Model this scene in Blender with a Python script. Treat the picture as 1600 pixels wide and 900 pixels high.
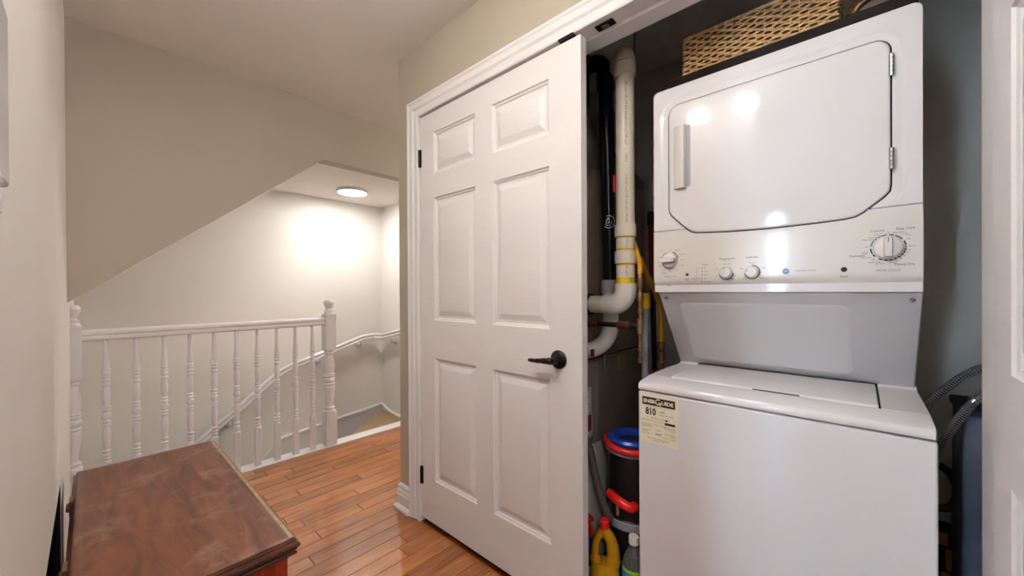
import bpy, bmesh, math, random
from mathutils import Vector, Matrix, geometry
random.seed(7)
for o in list(bpy.data.objects): bpy.data.objects.remove(o)
SC = bpy.context.scene
COL = SC.collection
pi = math.pi
# ------------------------------------------------------------------ camera
# world axes: +Y runs along the closet wall, away from the viewer; +X points at the closet; Z up
EYE = Vector((0, 0, 1.179))
F_PX, CY_PX = 600.32, 456.03
yaw, pit, rol = map(math.radians, (-47.699, .208, -.3114))
Ry = Matrix(((math.cos(yaw), 0, math.sin(yaw)), (0, 1, 0), (-math.sin(yaw), 0, math.cos(yaw))))
Rx = Matrix(((1, 0, 0), (0, math.cos(pit), -math.sin(pit)), (0, math.sin(pit), math.cos(pit))))
Rz = Matrix(((math.cos(rol), -math.sin(rol), 0), (math.sin(rol), math.cos(rol), 0), (0, 0, 1)))
M3 = Rz @ Rx @ Ry
w_ = lambda r: Vector((r[0], r[2], -r[1]))
right, down, fwd = w_(M3[0]), w_(M3[1]), w_(M3[2])
cd = bpy.data.cameras.new('camera')
cam = bpy.data.objects.new('camera', cd)
COL.objects.link(cam)
mw = Matrix.Identity(4)
for i in range(3):
    mw[i][0] = right[i]; mw[i][1] = -down[i]; mw[i][2] = -fwd[i]; mw[i][3] = EYE[i]
cam.matrix_world = mw
cd.sensor_width = 36
cd.lens = F_PX / 1600 * 36
cd.shift_y = (CY_PX - 450) / 1600
cd.clip_start = .01
SC.camera = cam
# ------------------------------------------------------------------ world, daylight, exposure
wd = bpy.data.worlds.new('sky'); SC.world = wd
wd.use_nodes = True
nt = wd.node_tree
sky = nt.nodes.new('ShaderNodeTexSky')
sky.sky_type = 'NISHITA'; sky.sun_disc = False; sky.sun_elevation = math.radians(35); sky.sun_rotation = math.radians(120)
nt.links.new(sky.outputs[0], nt.nodes['Background'].inputs[0])
nt.nodes['Background'].inputs[1].default_value = .3
LAMP_HALL, LAMP_FILL, LAMP_STAIR, LAMP_UP_FILL = 57.0, 36.0, 42.0, 160.0
LAMP_COL = (1.0, .972, .962)
DAYLIGHT = 290.0
al = bpy.data.lights.new('daylight', 'AREA'); al.shape = 'RECTANGLE'; al.size = 1.75; al.size_y = .2
al.energy = DAYLIGHT; al.color = (.72, .86, 1.0)
ao = bpy.data.objects.new('daylight', al); COL.objects.link(ao)
ao.location = (-3.4, .84, 1.2); ao.rotation_euler = (0, -pi / 2, 0)
SC.view_settings.view_transform = 'Standard'
SC.view_settings.look = 'None'
SC.view_settings.exposure = 1.19
SC.view_settings.gamma = 1
SC.view_settings.use_curve_mapping = False

# ------------------------------------------------------------------ materials
def lin(c):
    return tuple((x / 255 / 12.92 if x / 255 <= .04045 else ((x / 255 + .055) / 1.055) ** 2.4) for x in c)
def mat(name, rgb, rough=.5, metal=0, bump=0, bscale=60, vary=0, vscale=3, trans=0, emit=None, coat=0, stretch=None, ior=1.45, spec=.5):
    m = bpy.data.materials.new(name); m.use_nodes = True
    t = m.node_tree; b = t.nodes['Principled BSDF']
    c = lin(rgb)
    b.inputs['Base Color'].default_value = (*c, 1)
    b.inputs['Roughness'].default_value = rough
    b.inputs['Metallic'].default_value = metal
    b.inputs['Transmission Weight'].default_value = trans
    b.inputs['Coat Weight'].default_value = coat
    b.inputs['IOR'].default_value = ior
    b.inputs['Specular IOR Level'].default_value = spec
    if emit:
        b.inputs['Emission Color'].default_value = (*emit[0], 1); b.inputs['Emission Strength'].default_value = emit[1]
    tc = t.nodes.new('ShaderNodeTexCoord'); mp = t.nodes.new('ShaderNodeMapping')
    t.links.new(tc.outputs['Object'], mp.inputs[0])
    if stretch: mp.inputs['Scale'].default_value = stretch
    n = t.nodes.new('ShaderNodeTexNoise'); n.inputs['Scale'].default_value = vscale; n.inputs['Detail'].default_value = 5
    t.links.new(mp.outputs[0], n.inputs['Vector'])
    r = t.nodes.new('ShaderNodeValToRGB')
    v = max(vary, .015)
    r.color_ramp.elements[0].position = .3; r.color_ramp.elements[1].position = .7
    r.color_ramp.elements[0].color = (*[x * (1 - v) for x in c], 1)
    r.color_ramp.elements[1].color = (*[min(1, x * (1 + v)) for x in c], 1)
    t.links.new(n.outputs['Fac'], r.inputs[0]); t.links.new(r.outputs[0], b.inputs['Base Color'])
    if bump:
        n2 = t.nodes.new('ShaderNodeTexNoise'); n2.inputs['Scale'].default_value = bscale; n2.inputs['Detail'].default_value = 3
        t.links.new(mp.outputs[0], n2.inputs['Vector'])
        bp = t.nodes.new('ShaderNodeBump'); bp.inputs['Strength'].default_value = bump; bp.inputs['Distance'].default_value = .002
        t.links.new(n2.outputs['Fac'], bp.inputs['Height']); t.links.new(bp.outputs[0], b.inputs['Normal'])
    return m
def wood(name, dark, mid, light, rough, axis_scale, scale=2.2, worn=None, rnd=False, coat=0):
    m = bpy.data.materials.new(name); m.use_nodes = True
    t = m.node_tree; b = t.nodes['Principled BSDF']
    b.inputs['Roughness'].default_value = rough; b.inputs['Coat Weight'].default_value = coat
    b.inputs['Coat Roughness'].default_value = .09
    tc = t.nodes.new('ShaderNodeTexCoord'); mp = t.nodes.new('ShaderNodeMapping'); mp.inputs['Scale'].default_value = axis_scale
    src = tc.outputs['Object']
    oi = t.nodes.new('ShaderNodeObjectInfo')
    if rnd:
        ad = t.nodes.new('ShaderNodeVectorMath'); ad.operation = 'ADD'
        ml = t.nodes.new('ShaderNodeMath'); ml.operation = 'MULTIPLY'; ml.inputs[1].default_value = 37
        t.links.new(oi.outputs['Random'], ml.inputs[0]); t.links.new(src, ad.inputs[0]); t.links.new(ml.outputs[0], ad.inputs[1]); src = ad.outputs[0]
    t.links.new(src, mp.inputs[0])
    n = t.nodes.new('ShaderNodeTexNoise'); n.inputs['Scale'].default_value = scale; n.inputs['Detail'].default_value = 7; n.inputs['Roughness'].default_value = .62; n.inputs['Distortion'].default_value = 1.1
    t.links.new(mp.outputs[0], n.inputs['Vector'])
    r = t.nodes.new('ShaderNodeValToRGB'); e = r.color_ramp.elements
    e[0].position = .3; e[0].color = (*lin(dark), 1); e[1].position = .72; e[1].color = (*lin(light), 1)
    x = e.new(.5); x.color = (*lin(mid), 1)
    t.links.new(n.outputs['Fac'], r.inputs[0]); out = r.outputs[0]
    if worn:
        n3 = t.nodes.new('ShaderNodeTexNoise'); n3.inputs['Scale'].default_value = 6; n3.inputs['Detail'].default_value = 8; n3.inputs['Roughness'].default_value = .7
        t.links.new(tc.outputs['Object'], n3.inputs['Vector'])
        r3 = t.nodes.new('ShaderNodeValToRGB'); r3.color_ramp.elements[0].position = .52; r3.color_ramp.elements[1].position = .72
        r3.color_ramp.elements[0].color = (0, 0, 0, 1); r3.color_ramp.elements[1].color = (.75, .75, .75, 1)
        t.links.new(n3.outputs['Fac'], r3.inputs[0])
        mx = t.nodes.new('ShaderNodeMixRGB'); mx.inputs[2].default_value = (*lin(worn), 1)
        t.links.new(r3.outputs[0], mx.inputs[0]); t.links.new(out, mx.inputs[1]); out = mx.outputs[0]
    if rnd:
        hs = t.nodes.new('ShaderNodeHueSaturation')
        mr = t.nodes.new('ShaderNodeMapRange'); mr.inputs[3].default_value = .78; mr.inputs[4].default_value = 1.22
        t.links.new(oi.outputs['Random'], mr.inputs[0]); t.links.new(mr.outputs[0], hs.inputs['Value'])
        t.links.new(out, hs.inputs['Color']); out = hs.outputs[0]
    t.links.new(out, b.inputs['Base Color'])
    bp = t.nodes.new('ShaderNodeBump'); bp.inputs['Strength'].default_value = .05; bp.inputs['Distance'].default_value = .001
    t.links.new(n.outputs['Fac'], bp.inputs['Height']); t.links.new(bp.outputs[0], b.inputs['Normal'])
    return m
WALL = mat('wall_paint_light', (226, 221, 214), .6, bump=.06, bscale=180, vary=.012)
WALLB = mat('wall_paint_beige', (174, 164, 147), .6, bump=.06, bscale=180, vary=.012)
CEIL = mat('ceiling_paint', (238, 233, 226), .85, bump=.05, bscale=200)
TRIM = mat('white_trim', (228, 225, 224), .32, bump=.02, bscale=90)
DOORW = mat('door_white', (224, 220, 219), .5, bump=.25, bscale=40, stretch=(1, .25, 3))
RAILW = mat('rail_white', (226, 223, 224), .3)
ENAM = mat('white_enamel', (226, 223, 224), .06, spec=.35)
ENAMD = mat('white_enamel_satin', (222, 219, 220), .22)
PANEL = mat('control_panel_plastic', (224, 219, 213), .16, coat=.2)
PLAST = mat('white_plastic', (224, 220, 214), .28)
GAP = mat('gap_shade', (28, 28, 30), .7)  # near-black painted in for the shade inside narrow gaps
BLACK = mat('black_metal', (22, 21, 21), .35, metal=.4)
INK = mat('dark_ink', (45, 46, 52), .6)
INKB = mat('blue_ink', (40, 120, 150), .6)
INKR = mat('red_ink', (190, 90, 80), .6)
GREYI = mat('grey_ink', (120, 120, 124), .6)
CHROME = mat('chrome', (205, 208, 210), .2, metal=1)
GREYP = mat('grey_plastic', (150, 150, 156), .4)
PVC = mat('pvc_white', (226, 216, 198), .3, vary=.03)
ABS = mat('black_abs', (14, 17, 24), .18)
PRIMER = mat('yellow_primer', (220, 180, 30), .5, vary=.25, vscale=40)
RUBBER = mat('rubber', (38, 36, 36), .6)
RED = mat('red_plastic', (205, 28, 24), .3)
DKRED = mat('dark_red_paint', (110, 16, 18), .4)
BLUE = mat('blue_plastic', (24, 60, 160), .3)
GOLD = mat('gold_plastic', (196, 148, 24), .26, vary=.06, metal=.35)
BRASS = mat('brass', (140, 112, 80), .4, metal=.85, vary=.3, vscale=30)
COPPER = mat('rusty_coupling', (104, 60, 44), .5, metal=.5, vary=.3, vscale=50)
IRON = mat('black_iron', (34, 32, 32), .5, metal=.5)
YFLEX = mat('yellow_flex', (205, 145, 30), .4, vary=.1)
GALV = mat('galvanised', (120, 120, 118), .4, metal=.7, vary=.15, vscale=14)
FURN = mat('furnace_brown_metal', (140, 124, 108), .45, metal=.2, vary=.06)
FURNP = mat('furnace_panel_metal', (168, 158, 148), .35, metal=.4, vary=.05)
PAPER = mat('label_paper', (222, 220, 214), .5)
CREAM = mat('sticker_cream', (236, 229, 202), .5, vary=.02)
CARPET = mat('carpet_beige', (156, 132, 102), .95, bump=.9, bscale=260, vary=.22, vscale=120)
WICK = mat('wicker_straw', (188, 152, 104), .6, vary=.4, vscale=70)
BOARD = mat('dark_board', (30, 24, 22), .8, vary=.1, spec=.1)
LEATH = mat('dark_brown_leather', (70, 44, 24), .45, vary=.35, vscale=18)
NAVY = mat('navy_fabric', (82, 86, 100), .9, bump=.4, bscale=300, vary=.12, vscale=20)
GLASS = mat('window_glass', (240, 246, 250), .0, trans=1, ior=1.01)
CLEAR = mat('clear_plastic', (235, 236, 238), .08, trans=.92, ior=1.3)
BAG = mat('milky_plastic_bag', (216, 212, 204), .25, trans=.15, ior=1.2, bump=.5, bscale=25)
LAMPG = mat('lamp_diffuser_hall', (255, 250, 240), .4, emit=(LAMP_COL, LAMP_HALL))
LAMPF = mat('fill_lamp_diffuser', (255, 250, 240), .4, emit=(LAMP_COL, LAMP_FILL))
LAMPS = mat('lamp_diffuser_stair', (255, 252, 246), .4, emit=((1, .985, .965), LAMP_STAIR))
PLANK = wood('hardwood_plank', (142, 80, 32), (168, 100, 44), (190, 122, 60), .22, (1.2, 14, 14), 2.0, rnd=True, coat=1)
FLOORB = wood('hardwood_base', (70, 34, 18), (96, 50, 26), (120, 66, 34), .3, (1, 10, 10))
CHESTT = wood('worn_chest_top', (66, 34, 22), (104, 58, 38), (128, 78, 52), .36, (9, 1.6, 6), 2.0, worn=(164, 132, 108))
CHESTB = wood('mahogany_chest', (92, 18, 6), (134, 34, 12), (160, 52, 22), .25, (10, 10, 1.5), 2.0)
CHESTE = wood('dark_chest_moulding', (46, 22, 16), (72, 36, 26), (110, 70, 48), .28, (3, 3, 3), 2.0)
TAPE = mat('tape_silver', (170, 170, 172), .35, metal=.6)
TEAL = mat('teal_label', (38, 150, 176), .4)
LIME = mat('lime_label', (150, 190, 50), .4)

# ------------------------------------------------------------------ mesh helpers
ORG = {}
class MB:
    def __init__(s): s.v = []; s.f = []
    def add(s, vs, fs):
        n = len(s.v); s.v += [tuple(p) for p in vs]; s.f += [tuple(i + n for i in f) for f in fs]; return s
    def box(s, x0, x1, y0, y1, z0, z1):
        x0, x1 = min(x0, x1), max(x0, x1); y0, y1 = min(y0, y1), max(y0, y1); z0, z1 = min(z0, z1), max(z0, z1)
        return s.add([(x0, y0, z0), (x1, y0, z0), (x1, y1, z0), (x0, y1, z0), (x0, y0, z1), (x1, y0, z1), (x1, y1, z1), (x0, y1, z1)],
                     [(3, 2, 1, 0), (4, 5, 6, 7), (0, 1, 5, 4), (1, 2, 6, 5), (2, 3, 7, 6), (3, 0, 4, 7)])
    def tube(s, pts, r, n=10, caps=True, closed=False):
        P = [Vector(p) for p in pts]; L = len(P)
        rs = r if isinstance(r, (list, tuple)) else [r] * L
        T = []
        for i in range(L):
            a = P[i - 1] if (i > 0 or closed) else P[i]; b = P[(i + 1) % L] if (i < L - 1 or closed) else P[i]
            d = (b - a); T.append(d.normalized() if d.length > 1e-9 else (T[-1] if T else Vector((0, 0, 1))))
        up = Vector((0, 0, 1)) if abs(T[0].z) < .9 else Vector((1, 0, 0))
        u = (up - T[0] * up.dot(T[0])).normalized()
        vs = []
        for i in range(L):
            u = (u - T[i] * u.dot(T[i])).normalized(); w = T[i].cross(u)
            for k in range(n):
                a = 2 * pi * k / n
                vs.append(P[i] + (u * math.cos(a) + w * math.sin(a)) * rs[i])
        fs = []
        for i in range(L if closed else L - 1):
            j = (i + 1) % L
            for k in range(n):
                q = (k + 1) % n
                fs.append((i * n + k, i * n + q, j * n + q, j * n + k))
        if caps and not closed:
            fs.append(tuple(reversed(range(n)))); fs.append(tuple((L - 1) * n + k for k in range(n)))
        return s.add(vs, fs)
    def cyl(s, a, b, r0, r1=None, n=24):
        return s.tube([a, b], [r0, r0 if r1 is None else r1], n)
    def lathe(s, prof, o=(0, 0, 0), n=24, axis='z', half=None, caps=True):
        o = Vector(o); vs = []; fs = []
        full = half is None
        a0, a1 = (0, 2 * pi) if full else half
        m = n if full else n + 1
        for (r, z) in prof:
            for k in range(m):
                a = a0 + (a1 - a0) * k / n
                p = Vector((r * math.cos(a), r * math.sin(a), z))
                if axis == 'x': p = Vector((-p.z, p.y, p.x))     # grows towards -X
                if axis == 'y': p = Vector((p.x, -p.z, p.y))     # grows towards -Y
                vs.append(o + p)
        for i in range(len(prof) - 1):
            for k in range(n):
                q = (k + 1) % m
                fs.append((i * m + k, i * m + q, (i + 1) * m + q, (i + 1) * m + k))
        if caps: fs.append(tuple(reversed(range(m)))); fs.append(tuple((len(prof) - 1) * m + k for k in range(m)))
        return s.add(vs, fs)
    def prism(s, poly, axis, a, b):
        def P(p, t):
            if axis == 'x': return (t, p[0], p[1])
            if axis == 'y': return (p[0], t, p[1])
            return (p[0], p[1], t)
        n = len(poly); vs = [P(p, a) for p in poly] + [P(p, b) for p in poly]
        fs = [tuple((i, (i + 1) % n, n + (i + 1) % n, n + i)) for i in range(n)]
        for tri in geometry.tessellate_polygon([[Vector((p[0], p[1], 0)) for p in poly]]):
            fs.append(tuple(reversed(tri))); fs.append(tuple(i + n for i in tri))
        return s.add(vs, fs)
    def rings(s, loops, cap0=True, cap1=True):
        n = len(loops[0]); vs = [p for L in loops for p in L]; fs = []
        for i in range(len(loops) - 1):
            for k in range(n):
                q = (k + 1) % n; fs.append((i * n + k, i * n + q, (i + 1) * n + q, (i + 1) * n + k))
        def cap(L, off):
            a = [Vector(p) for p in L]
            fs.extend([tuple(off + i for i in t) for t in geometry.tessellate_polygon([a])])
        if cap0: cap(loops[0], 0)
        if cap1: cap(loops[-1], (len(loops) - 1) * n)
        return s.add(vs, fs)
    def build(s, name, m, parent=None, origin=None, smooth=32, bevel=0, seg=2, recalc=True):
        small = any(k in name for k in ('lettering', 'marks', 'print', 'emblem', 'monogram'))
        o0 = ORG[parent.name] if parent else Vector(origin) if origin else Vector((0, 0, 0))
        me = bpy.data.meshes.new(name)
        me.from_pydata([tuple(Vector(p) - o0) for p in s.v], [], s.f)
        if recalc:
            bm = bmesh.new(); bm.from_mesh(me)
            bmesh.ops.recalc_face_normals(bm, faces=bm.faces); bm.to_mesh(me); bm.free()
        me.materials.append(m)
        for p in me.polygons: p.use_smooth = True
        me.set_sharp_from_angle(angle=math.radians(smooth))
        o = bpy.data.objects.new(name, me); COL.objects.link(o)
        if parent: o.parent = parent
        else: o.location = o0
        ORG[o.name] = o0
        if small: o['kind'] = 'stuff'
        if bevel:
            md = o.modifiers.new('bevel', 'BEVEL'); md.width = bevel; md.segments = seg; md.limit_method = 'ANGLE'; md.angle_limit = math.radians(40)
            md.harden_normals = False
        return o
def tag(o, label, cat=None, group=None, kind=None):
    if label: o['label'] = label
    if cat: o['category'] = cat
    if group: o['group'] = group
    if kind: o['kind'] = kind
    return o
def thing(name, loc, label, cat, group=None, kind=None):
    o = bpy.data.objects.new(name, None); COL.objects.link(o); o.location = loc; o.empty_display_size = .05
    ORG[o.name] = Vector(loc)
    return tag(o, label, cat, group, kind)
def text2d(body, size, align='CENTER', bold=0):
    cu = bpy.data.curves.new('t', 'FONT'); cu.body = body; cu.size = size; cu.align_x = align; cu.align_y = 'CENTER'; cu.resolution_u = 2
    if bold: cu.offset = bold
    ob = bpy.data.objects.new('t', cu); COL.objects.link(ob)
    bpy.context.view_layer.update()
    me = bpy.data.meshes.new_from_object(ob.evaluated_get(bpy.context.evaluated_depsgraph_get()))
    vs = [tuple(v.co) for v in me.vertices]; fs = [tuple(p.vertices) for p in me.polygons]
    bpy.data.objects.remove(ob); bpy.data.curves.remove(cu); bpy.data.meshes.remove(me)
    return vs, fs
def put_text(mb, body, size, fn, align='CENTER', bold=0, sx=1):
    vs, fs = text2d(body, size, align, bold)
    mb.add([fn(x * sx, y) for x, y, z in vs], fs)
def fit_text(mb, body, w, h, cen, fn, bold=0):
    vs, fs = text2d(body, .02, 'CENTER', bold)
    xs = [v[0] for v in vs]; zs = [v[1] for v in vs]
    kx = w / (max(xs) - min(xs)); kz = h / (max(zs) - min(zs)); mx = (max(xs) + min(xs)) / 2; mz = (max(zs) + min(zs)) / 2
    mb.add([fn(cen[0] + (x - mx) * kx, cen[1] + (y - mz) * kz) for x, y, _ in vs], fs)
def copy_tree(o, loc, label=None):
    c = o.copy(); COL.objects.link(c); c.location = loc
    if label: c['label'] = label
    ORG[c.name] = Vector(loc)
    for ch in list(o.children):
        k = ch.copy(); COL.objects.link(k); k.parent = c
        for g in list(ch.children):
            q = g.copy(); COL.objects.link(q); q.parent = k
    return c
def struct(name, mb, m, label, cat, **kw):
    return tag(mb.build(name, m, **kw), label, cat, kind='structure')
def arc(c, r, a0, a1, n):
    return [(c[0] + r * math.cos(math.radians(a0 + (a1 - a0) * i / n)), c[1] + r * math.sin(math.radians(a0 + (a1 - a0) * i / n))) for i in range(n + 1)]
def smoothpath(P, k=6):
    P = [Vector(p) for p in P]; Q = [P[0]] + P + [P[-1]]; out = []
    for i in range(1, len(Q) - 2):
        a, b, c, d = Q[i - 1], Q[i], Q[i + 1], Q[i + 2]
        for j in range(k):
            t = j / k
            out.append(.5 * ((2 * b) + (c - a) * t + (2 * a - 5 * b + 4 * c - d) * t * t + (3 * b - a - 3 * c + d) * t ** 3))
    out.append(P[-1]); return out

# ------------------------------------------------------------------ structure
CZ = 2.43
WX = 1.14          # face of the closet wall
LX = -.07          # face of the left wall
SY = 2.67          # face of the sloped soffit
FY = 3.78          # far stair wall
struct('ceiling', MB().box(-3.4, 3.3, -2.8, 4.0, CZ, CZ + .1), CEIL, 'flat white painted ceiling over the hall', 'ceiling')
b = MB(); b.box(LX - .12, LX, .5, 2.0, .545, CZ); b.box(LX - .12, LX, 2.0, FY, -2.2, CZ); b.box(LX - .12, LX, .5, .52, 0, .545)
struct('wall_left', b, WALL, 'pale left wall beside the wooden chest, with a dark low recess', 'wall')
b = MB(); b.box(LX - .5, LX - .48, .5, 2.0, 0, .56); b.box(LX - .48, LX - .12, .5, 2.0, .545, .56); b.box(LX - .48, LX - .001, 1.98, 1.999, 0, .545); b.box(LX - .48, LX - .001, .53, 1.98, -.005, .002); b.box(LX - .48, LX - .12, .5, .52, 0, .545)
struct('recess_shade_lining', b, mat('recess_painted_shade', (30, 27, 28), .9, spec=.1), 'near-black lining painted as shade inside the low recess in the left wall behind the chest', 'trim')  # near-black colour stands in for the shade inside the recess
struct('wall_entry', MB().box(-3.3, LX - .12, 1.5, 1.62, 0, CZ), WALL, 'wall of the open room behind the left wall', 'wall')
struct('wall_back', MB().box(-3.3, WX + .1, -2.7, -2.6, 0, CZ), WALL, 'wall behind the viewer', 'wall')
b = MB(); b.box(-3.3, -3.2, -2.6, .68, 0, CZ); b.box(-3.3, -3.2, .98, 1.5, 0, CZ); b.box(-3.3, -3.2, .68, .98, 0, .3); b.box(-3.3, -3.2, .68, .98, 2.1, CZ)
struct('wall_window', b, WALL, 'wall with the tall window, behind the viewer', 'wall')
b = MB(); b.box(-3.27, -3.2, .68, .72, .3, 2.1); b.box(-3.27, -3.2, .94, .98, .3, 2.1); b.box(-3.27, -3.2, .72, .94, .3, .35); b.box(-3.27, -3.2, .72, .94, 2.05, 2.1); b.box(-3.25, -3.22, .72, .94, 1.18, 1.21)
w1 = struct('window_1', b, TRIM, 'tall white framed window of the open room', 'window')
MB().box(-3.238, -3.234, .72, .94, .35, 2.05).build('pane', GLASS, w1)
# closet wall with its opening, and the block that turns the corner into the side hall
OY1, OY0, OZ = 1.69, -.204, 2.085
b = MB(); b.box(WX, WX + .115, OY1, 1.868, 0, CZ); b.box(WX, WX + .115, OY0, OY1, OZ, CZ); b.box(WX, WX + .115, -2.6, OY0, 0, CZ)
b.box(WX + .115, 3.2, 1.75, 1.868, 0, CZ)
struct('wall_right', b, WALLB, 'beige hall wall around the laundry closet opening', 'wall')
b = MB(); b.box(2.155, 2.26, -.5, 1.75, 0, CZ)
struct('wall_closet', b, WALL, 'back wall of the laundry closet behind the stacked washer and dryer', 'wall')
struct('wall_closet_side', MB().box(WX + .115, 2.155, -.5, -.4, 0, CZ), WALL, 'right side wall inside the laundry closet', 'wall')
# sloped soffit over the stair
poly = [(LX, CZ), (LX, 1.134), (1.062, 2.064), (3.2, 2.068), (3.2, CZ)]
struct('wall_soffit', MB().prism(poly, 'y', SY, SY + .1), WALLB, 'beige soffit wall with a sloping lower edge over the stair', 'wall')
poly = [(LX, 1.16), (LX, 1.134), (1.062, 2.064), (3.2, 2.068), (3.2, 2.09), (1.055, 2.09)]
struct('ceiling_stair', MB().prism(poly, 'y', SY + .1, FY), CEIL, 'low white ceiling over the stairwell, sloping down to the left', 'ceiling')
struct('wall_far', MB().box(LX - .12, 2.2, FY, FY + .1, -2.2, CZ), WALL, 'pale far wall of the stairwell behind the railing', 'wall')
struct('wall_stair', MB().box(2.09, 3.2, 3.09, FY, -2.2, CZ), WALL, 'right side wall of the stairwell', 'wall')
struct('wall_hall_end', MB().box(3.2, 3.3, 1.75, FY + .1, -2.2, CZ), WALL, 'end wall of the side hall around the corner', 'wall')
# floor, planks
b = MB(); b.box(-3.3, 3.2, -2.6, 3.0, -.12, -.005)
fl = struct('floor', b, FLOORB, 'glossy reddish brown hardwood strip floor of the hall', 'floor')
PW = .083
row = 0; y = 2.985 - 31 * PW
cnt = 0
while y < 2.985 - .01:
    y1 = min(y + PW, 2.985)
    x0 = LX if y > .5 else -.6
    xe = WX if y1 < 1.87 else 2.32
    x = x0 - random.uniform(0, .7)
    while x < xe:
        L = random.choice((.38, .55, .72, .95, 1.15)) * random.uniform(.9, 1.1)
        a, c = max(x, x0), min(x + L, xe)
        if c - a > .02:
            g = .0010; h = -random.uniform(0, .0003); e = .0011
            lo = [(a + g, y + g), (c - g, y + g), (c - g, y1 - g), (a + g, y1 - g)]
            hi = [(a + g + e, y + g + e), (c - g - e, y + g + e), (c - g - e, y1 - g - e), (a + g + e, y1 - g - e)]
            m_ = MB().rings([[(p[0], p[1], -.005) for p in lo], [(p[0], p[1], h - .0012) for p in lo], [(p[0], p[1], h) for p in hi]], cap0=False)
            m_.build('plank', PLANK, fl, smooth=10); cnt += 1
        x += L
    y = y1
print('planks', cnt)
# white nosing, fascia and stair
struct('trim_1', MB().box(LX, 2.09, 2.985, 3.092, -.03, .004), TRIM, 'white painted landing nosing under the railing', 'trim', bevel=.004)
struct('wall_landing', MB().box(LX, 2.09, 3.0, 3.08, -2.2, -.03), WALL, 'fascia wall below the landing edge', 'wall')
struct('floor_lower', MB().box(LX, 2.09, 3.08, FY, -2.3, -2.2), CARPET, 'lower floor at the foot of the stair', 'floor')
st = thing('staircase', (1.6, 3.4, -2.2), 'beige carpeted winder stair going down behind the landing nosing', 'stairs')
MB().prism([(2.085, 3.095), (1.30, 3.095), (2.03, 3.775), (2.085, 3.775)], 'z', -.26, -.08).build('tread', CARPET, st, bevel=.012)
MB().prism([(1.30, 3.095), (2.03, 3.775), (1.3, 3.775)], 'z', -.46, -.28).build('tread', CARPET, st, bevel=.012)
for k in range(5):
    MB().box(1.30 - .25 * (k + 1), 1.30 - .25 * k, 3.095, 3.775, -2.2, -.48 - .2 * k).build('tread', CARPET, st, bevel=.012)
# skirt boards
top = [(2.09, .0), (1.98, -.012), (1.55, -.052), (1.20, -.088), (1.124, -.098), (1.08, -.120), (1.044, -.172), (.9, -.30), (.3, -.78), (0, -1.02)]
def skirt(pts, h0, h1, y0, y1):
    poly = [(p[0], p[1] + h1) for p in pts] + [(p[0], p[1] + h0) for p in reversed(pts)]
    return MB().prism(poly, 'y', y0, y1)
sk = struct('baseboard_far', skirt(top, -.34, -.022, 3.764, 3.78), TRIM, 'white stair skirt board along the far stairwell wall', 'baseboard')
skirt(top, -.024, 0, 3.754, 3.78).build('cap_moulding', TRIM, sk, bevel=.005)
topr = [(3.78, 0), (3.72, -.014), (3.66, -.036), (3.58, -.052), (3.45, -.06), (3.10, -.06)]
m1 = MB().prism([(p[0], p[1] - .022) for p in topr] + [(p[0], p[1] - .30) for p in reversed(topr)], 'x', 2.074, 2.09)
sk = struct('baseboard_stair', m1, TRIM, 'white skirt board on the right stairwell wall', 'baseboard')
MB().prism([(p[0], p[1]) for p in topr] + [(p[0], p[1] - .024) for p in reversed(topr)], 'x', 2.064, 2.09).build('cap_moulding', TRIM, sk, bevel=.005)
# baseboard at the wall corner
prof = [(0, 0), (.030, 0), (.030, .012), (.022, .022), (.016, .026), (.016, .075), (.012, .082), (.016, .092), (.010, .108), (.012, .122), (.005, .132), (0, .134)]
def board_around(path_fn):
    loops = [[path_fn(i, w, z) for (w, z) in prof] for i in range(3)]
    return MB().rings(loops)
f = lambda i, w, z: ((WX - w, 1.757, z), (WX - w, 1.868 + w, z), (3.19, 1.868 + w, z))[i]
struct('baseboard_right', board_around(f), TRIM, 'white moulded baseboard wrapping the hall corner beside the door casing', 'baseboard', smooth=20)
# door casing and jamb
YL, YR, ZT = 1.672, -.186, 2.068
cp = [(.0, 0), (.0, .010), (.005, .013), (.018, .013), (.024, .010), (.034, .010), (.044, .016), (.066, .018), (.074, .022), (.082, .022), (.086, .016), (.086, 0)]
loops = []
for i in range(4):
    loops.append([((WX - w), (YL + u if i < 2 else YR - u), (0 if i in (0, 3) else ZT + u)) for (u, w) in cp])
struct('trim_2', MB().rings(loops), TRIM, 'white moulded casing around the closet opening', 'trim', smooth=20)
b = MB(); b.box(WX, WX + .115, YL, YL + .018, 0, ZT + .016); b.box(WX, WX + .115, YR - .018, YR, 0, ZT + .016); b.box(WX, WX + .115, YR, YL, ZT, ZT + .016)
b.box(WX + .05, WX + .115, YR, YL, ZT - .012, ZT)
jm = struct('trim_3', b, TRIM, 'white jamb and head stop lining the closet opening', 'trim')
m_ = MB().box(1.152, 1.182, .60, .665, ZT - .006, ZT); m_.build('catch_plate', BLACK, jm, bevel=.002)
m_ = MB().box(1.158, 1.176, .62, .645, ZT - .009, ZT - .006); m_.build('catch_roller', BRASS, jm, bevel=.002)
MB().box(1.128, 1.150, .735, .80, ZT - .004, ZT + .004).build('catch_plate', BLACK, jm, bevel=.002)

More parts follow.
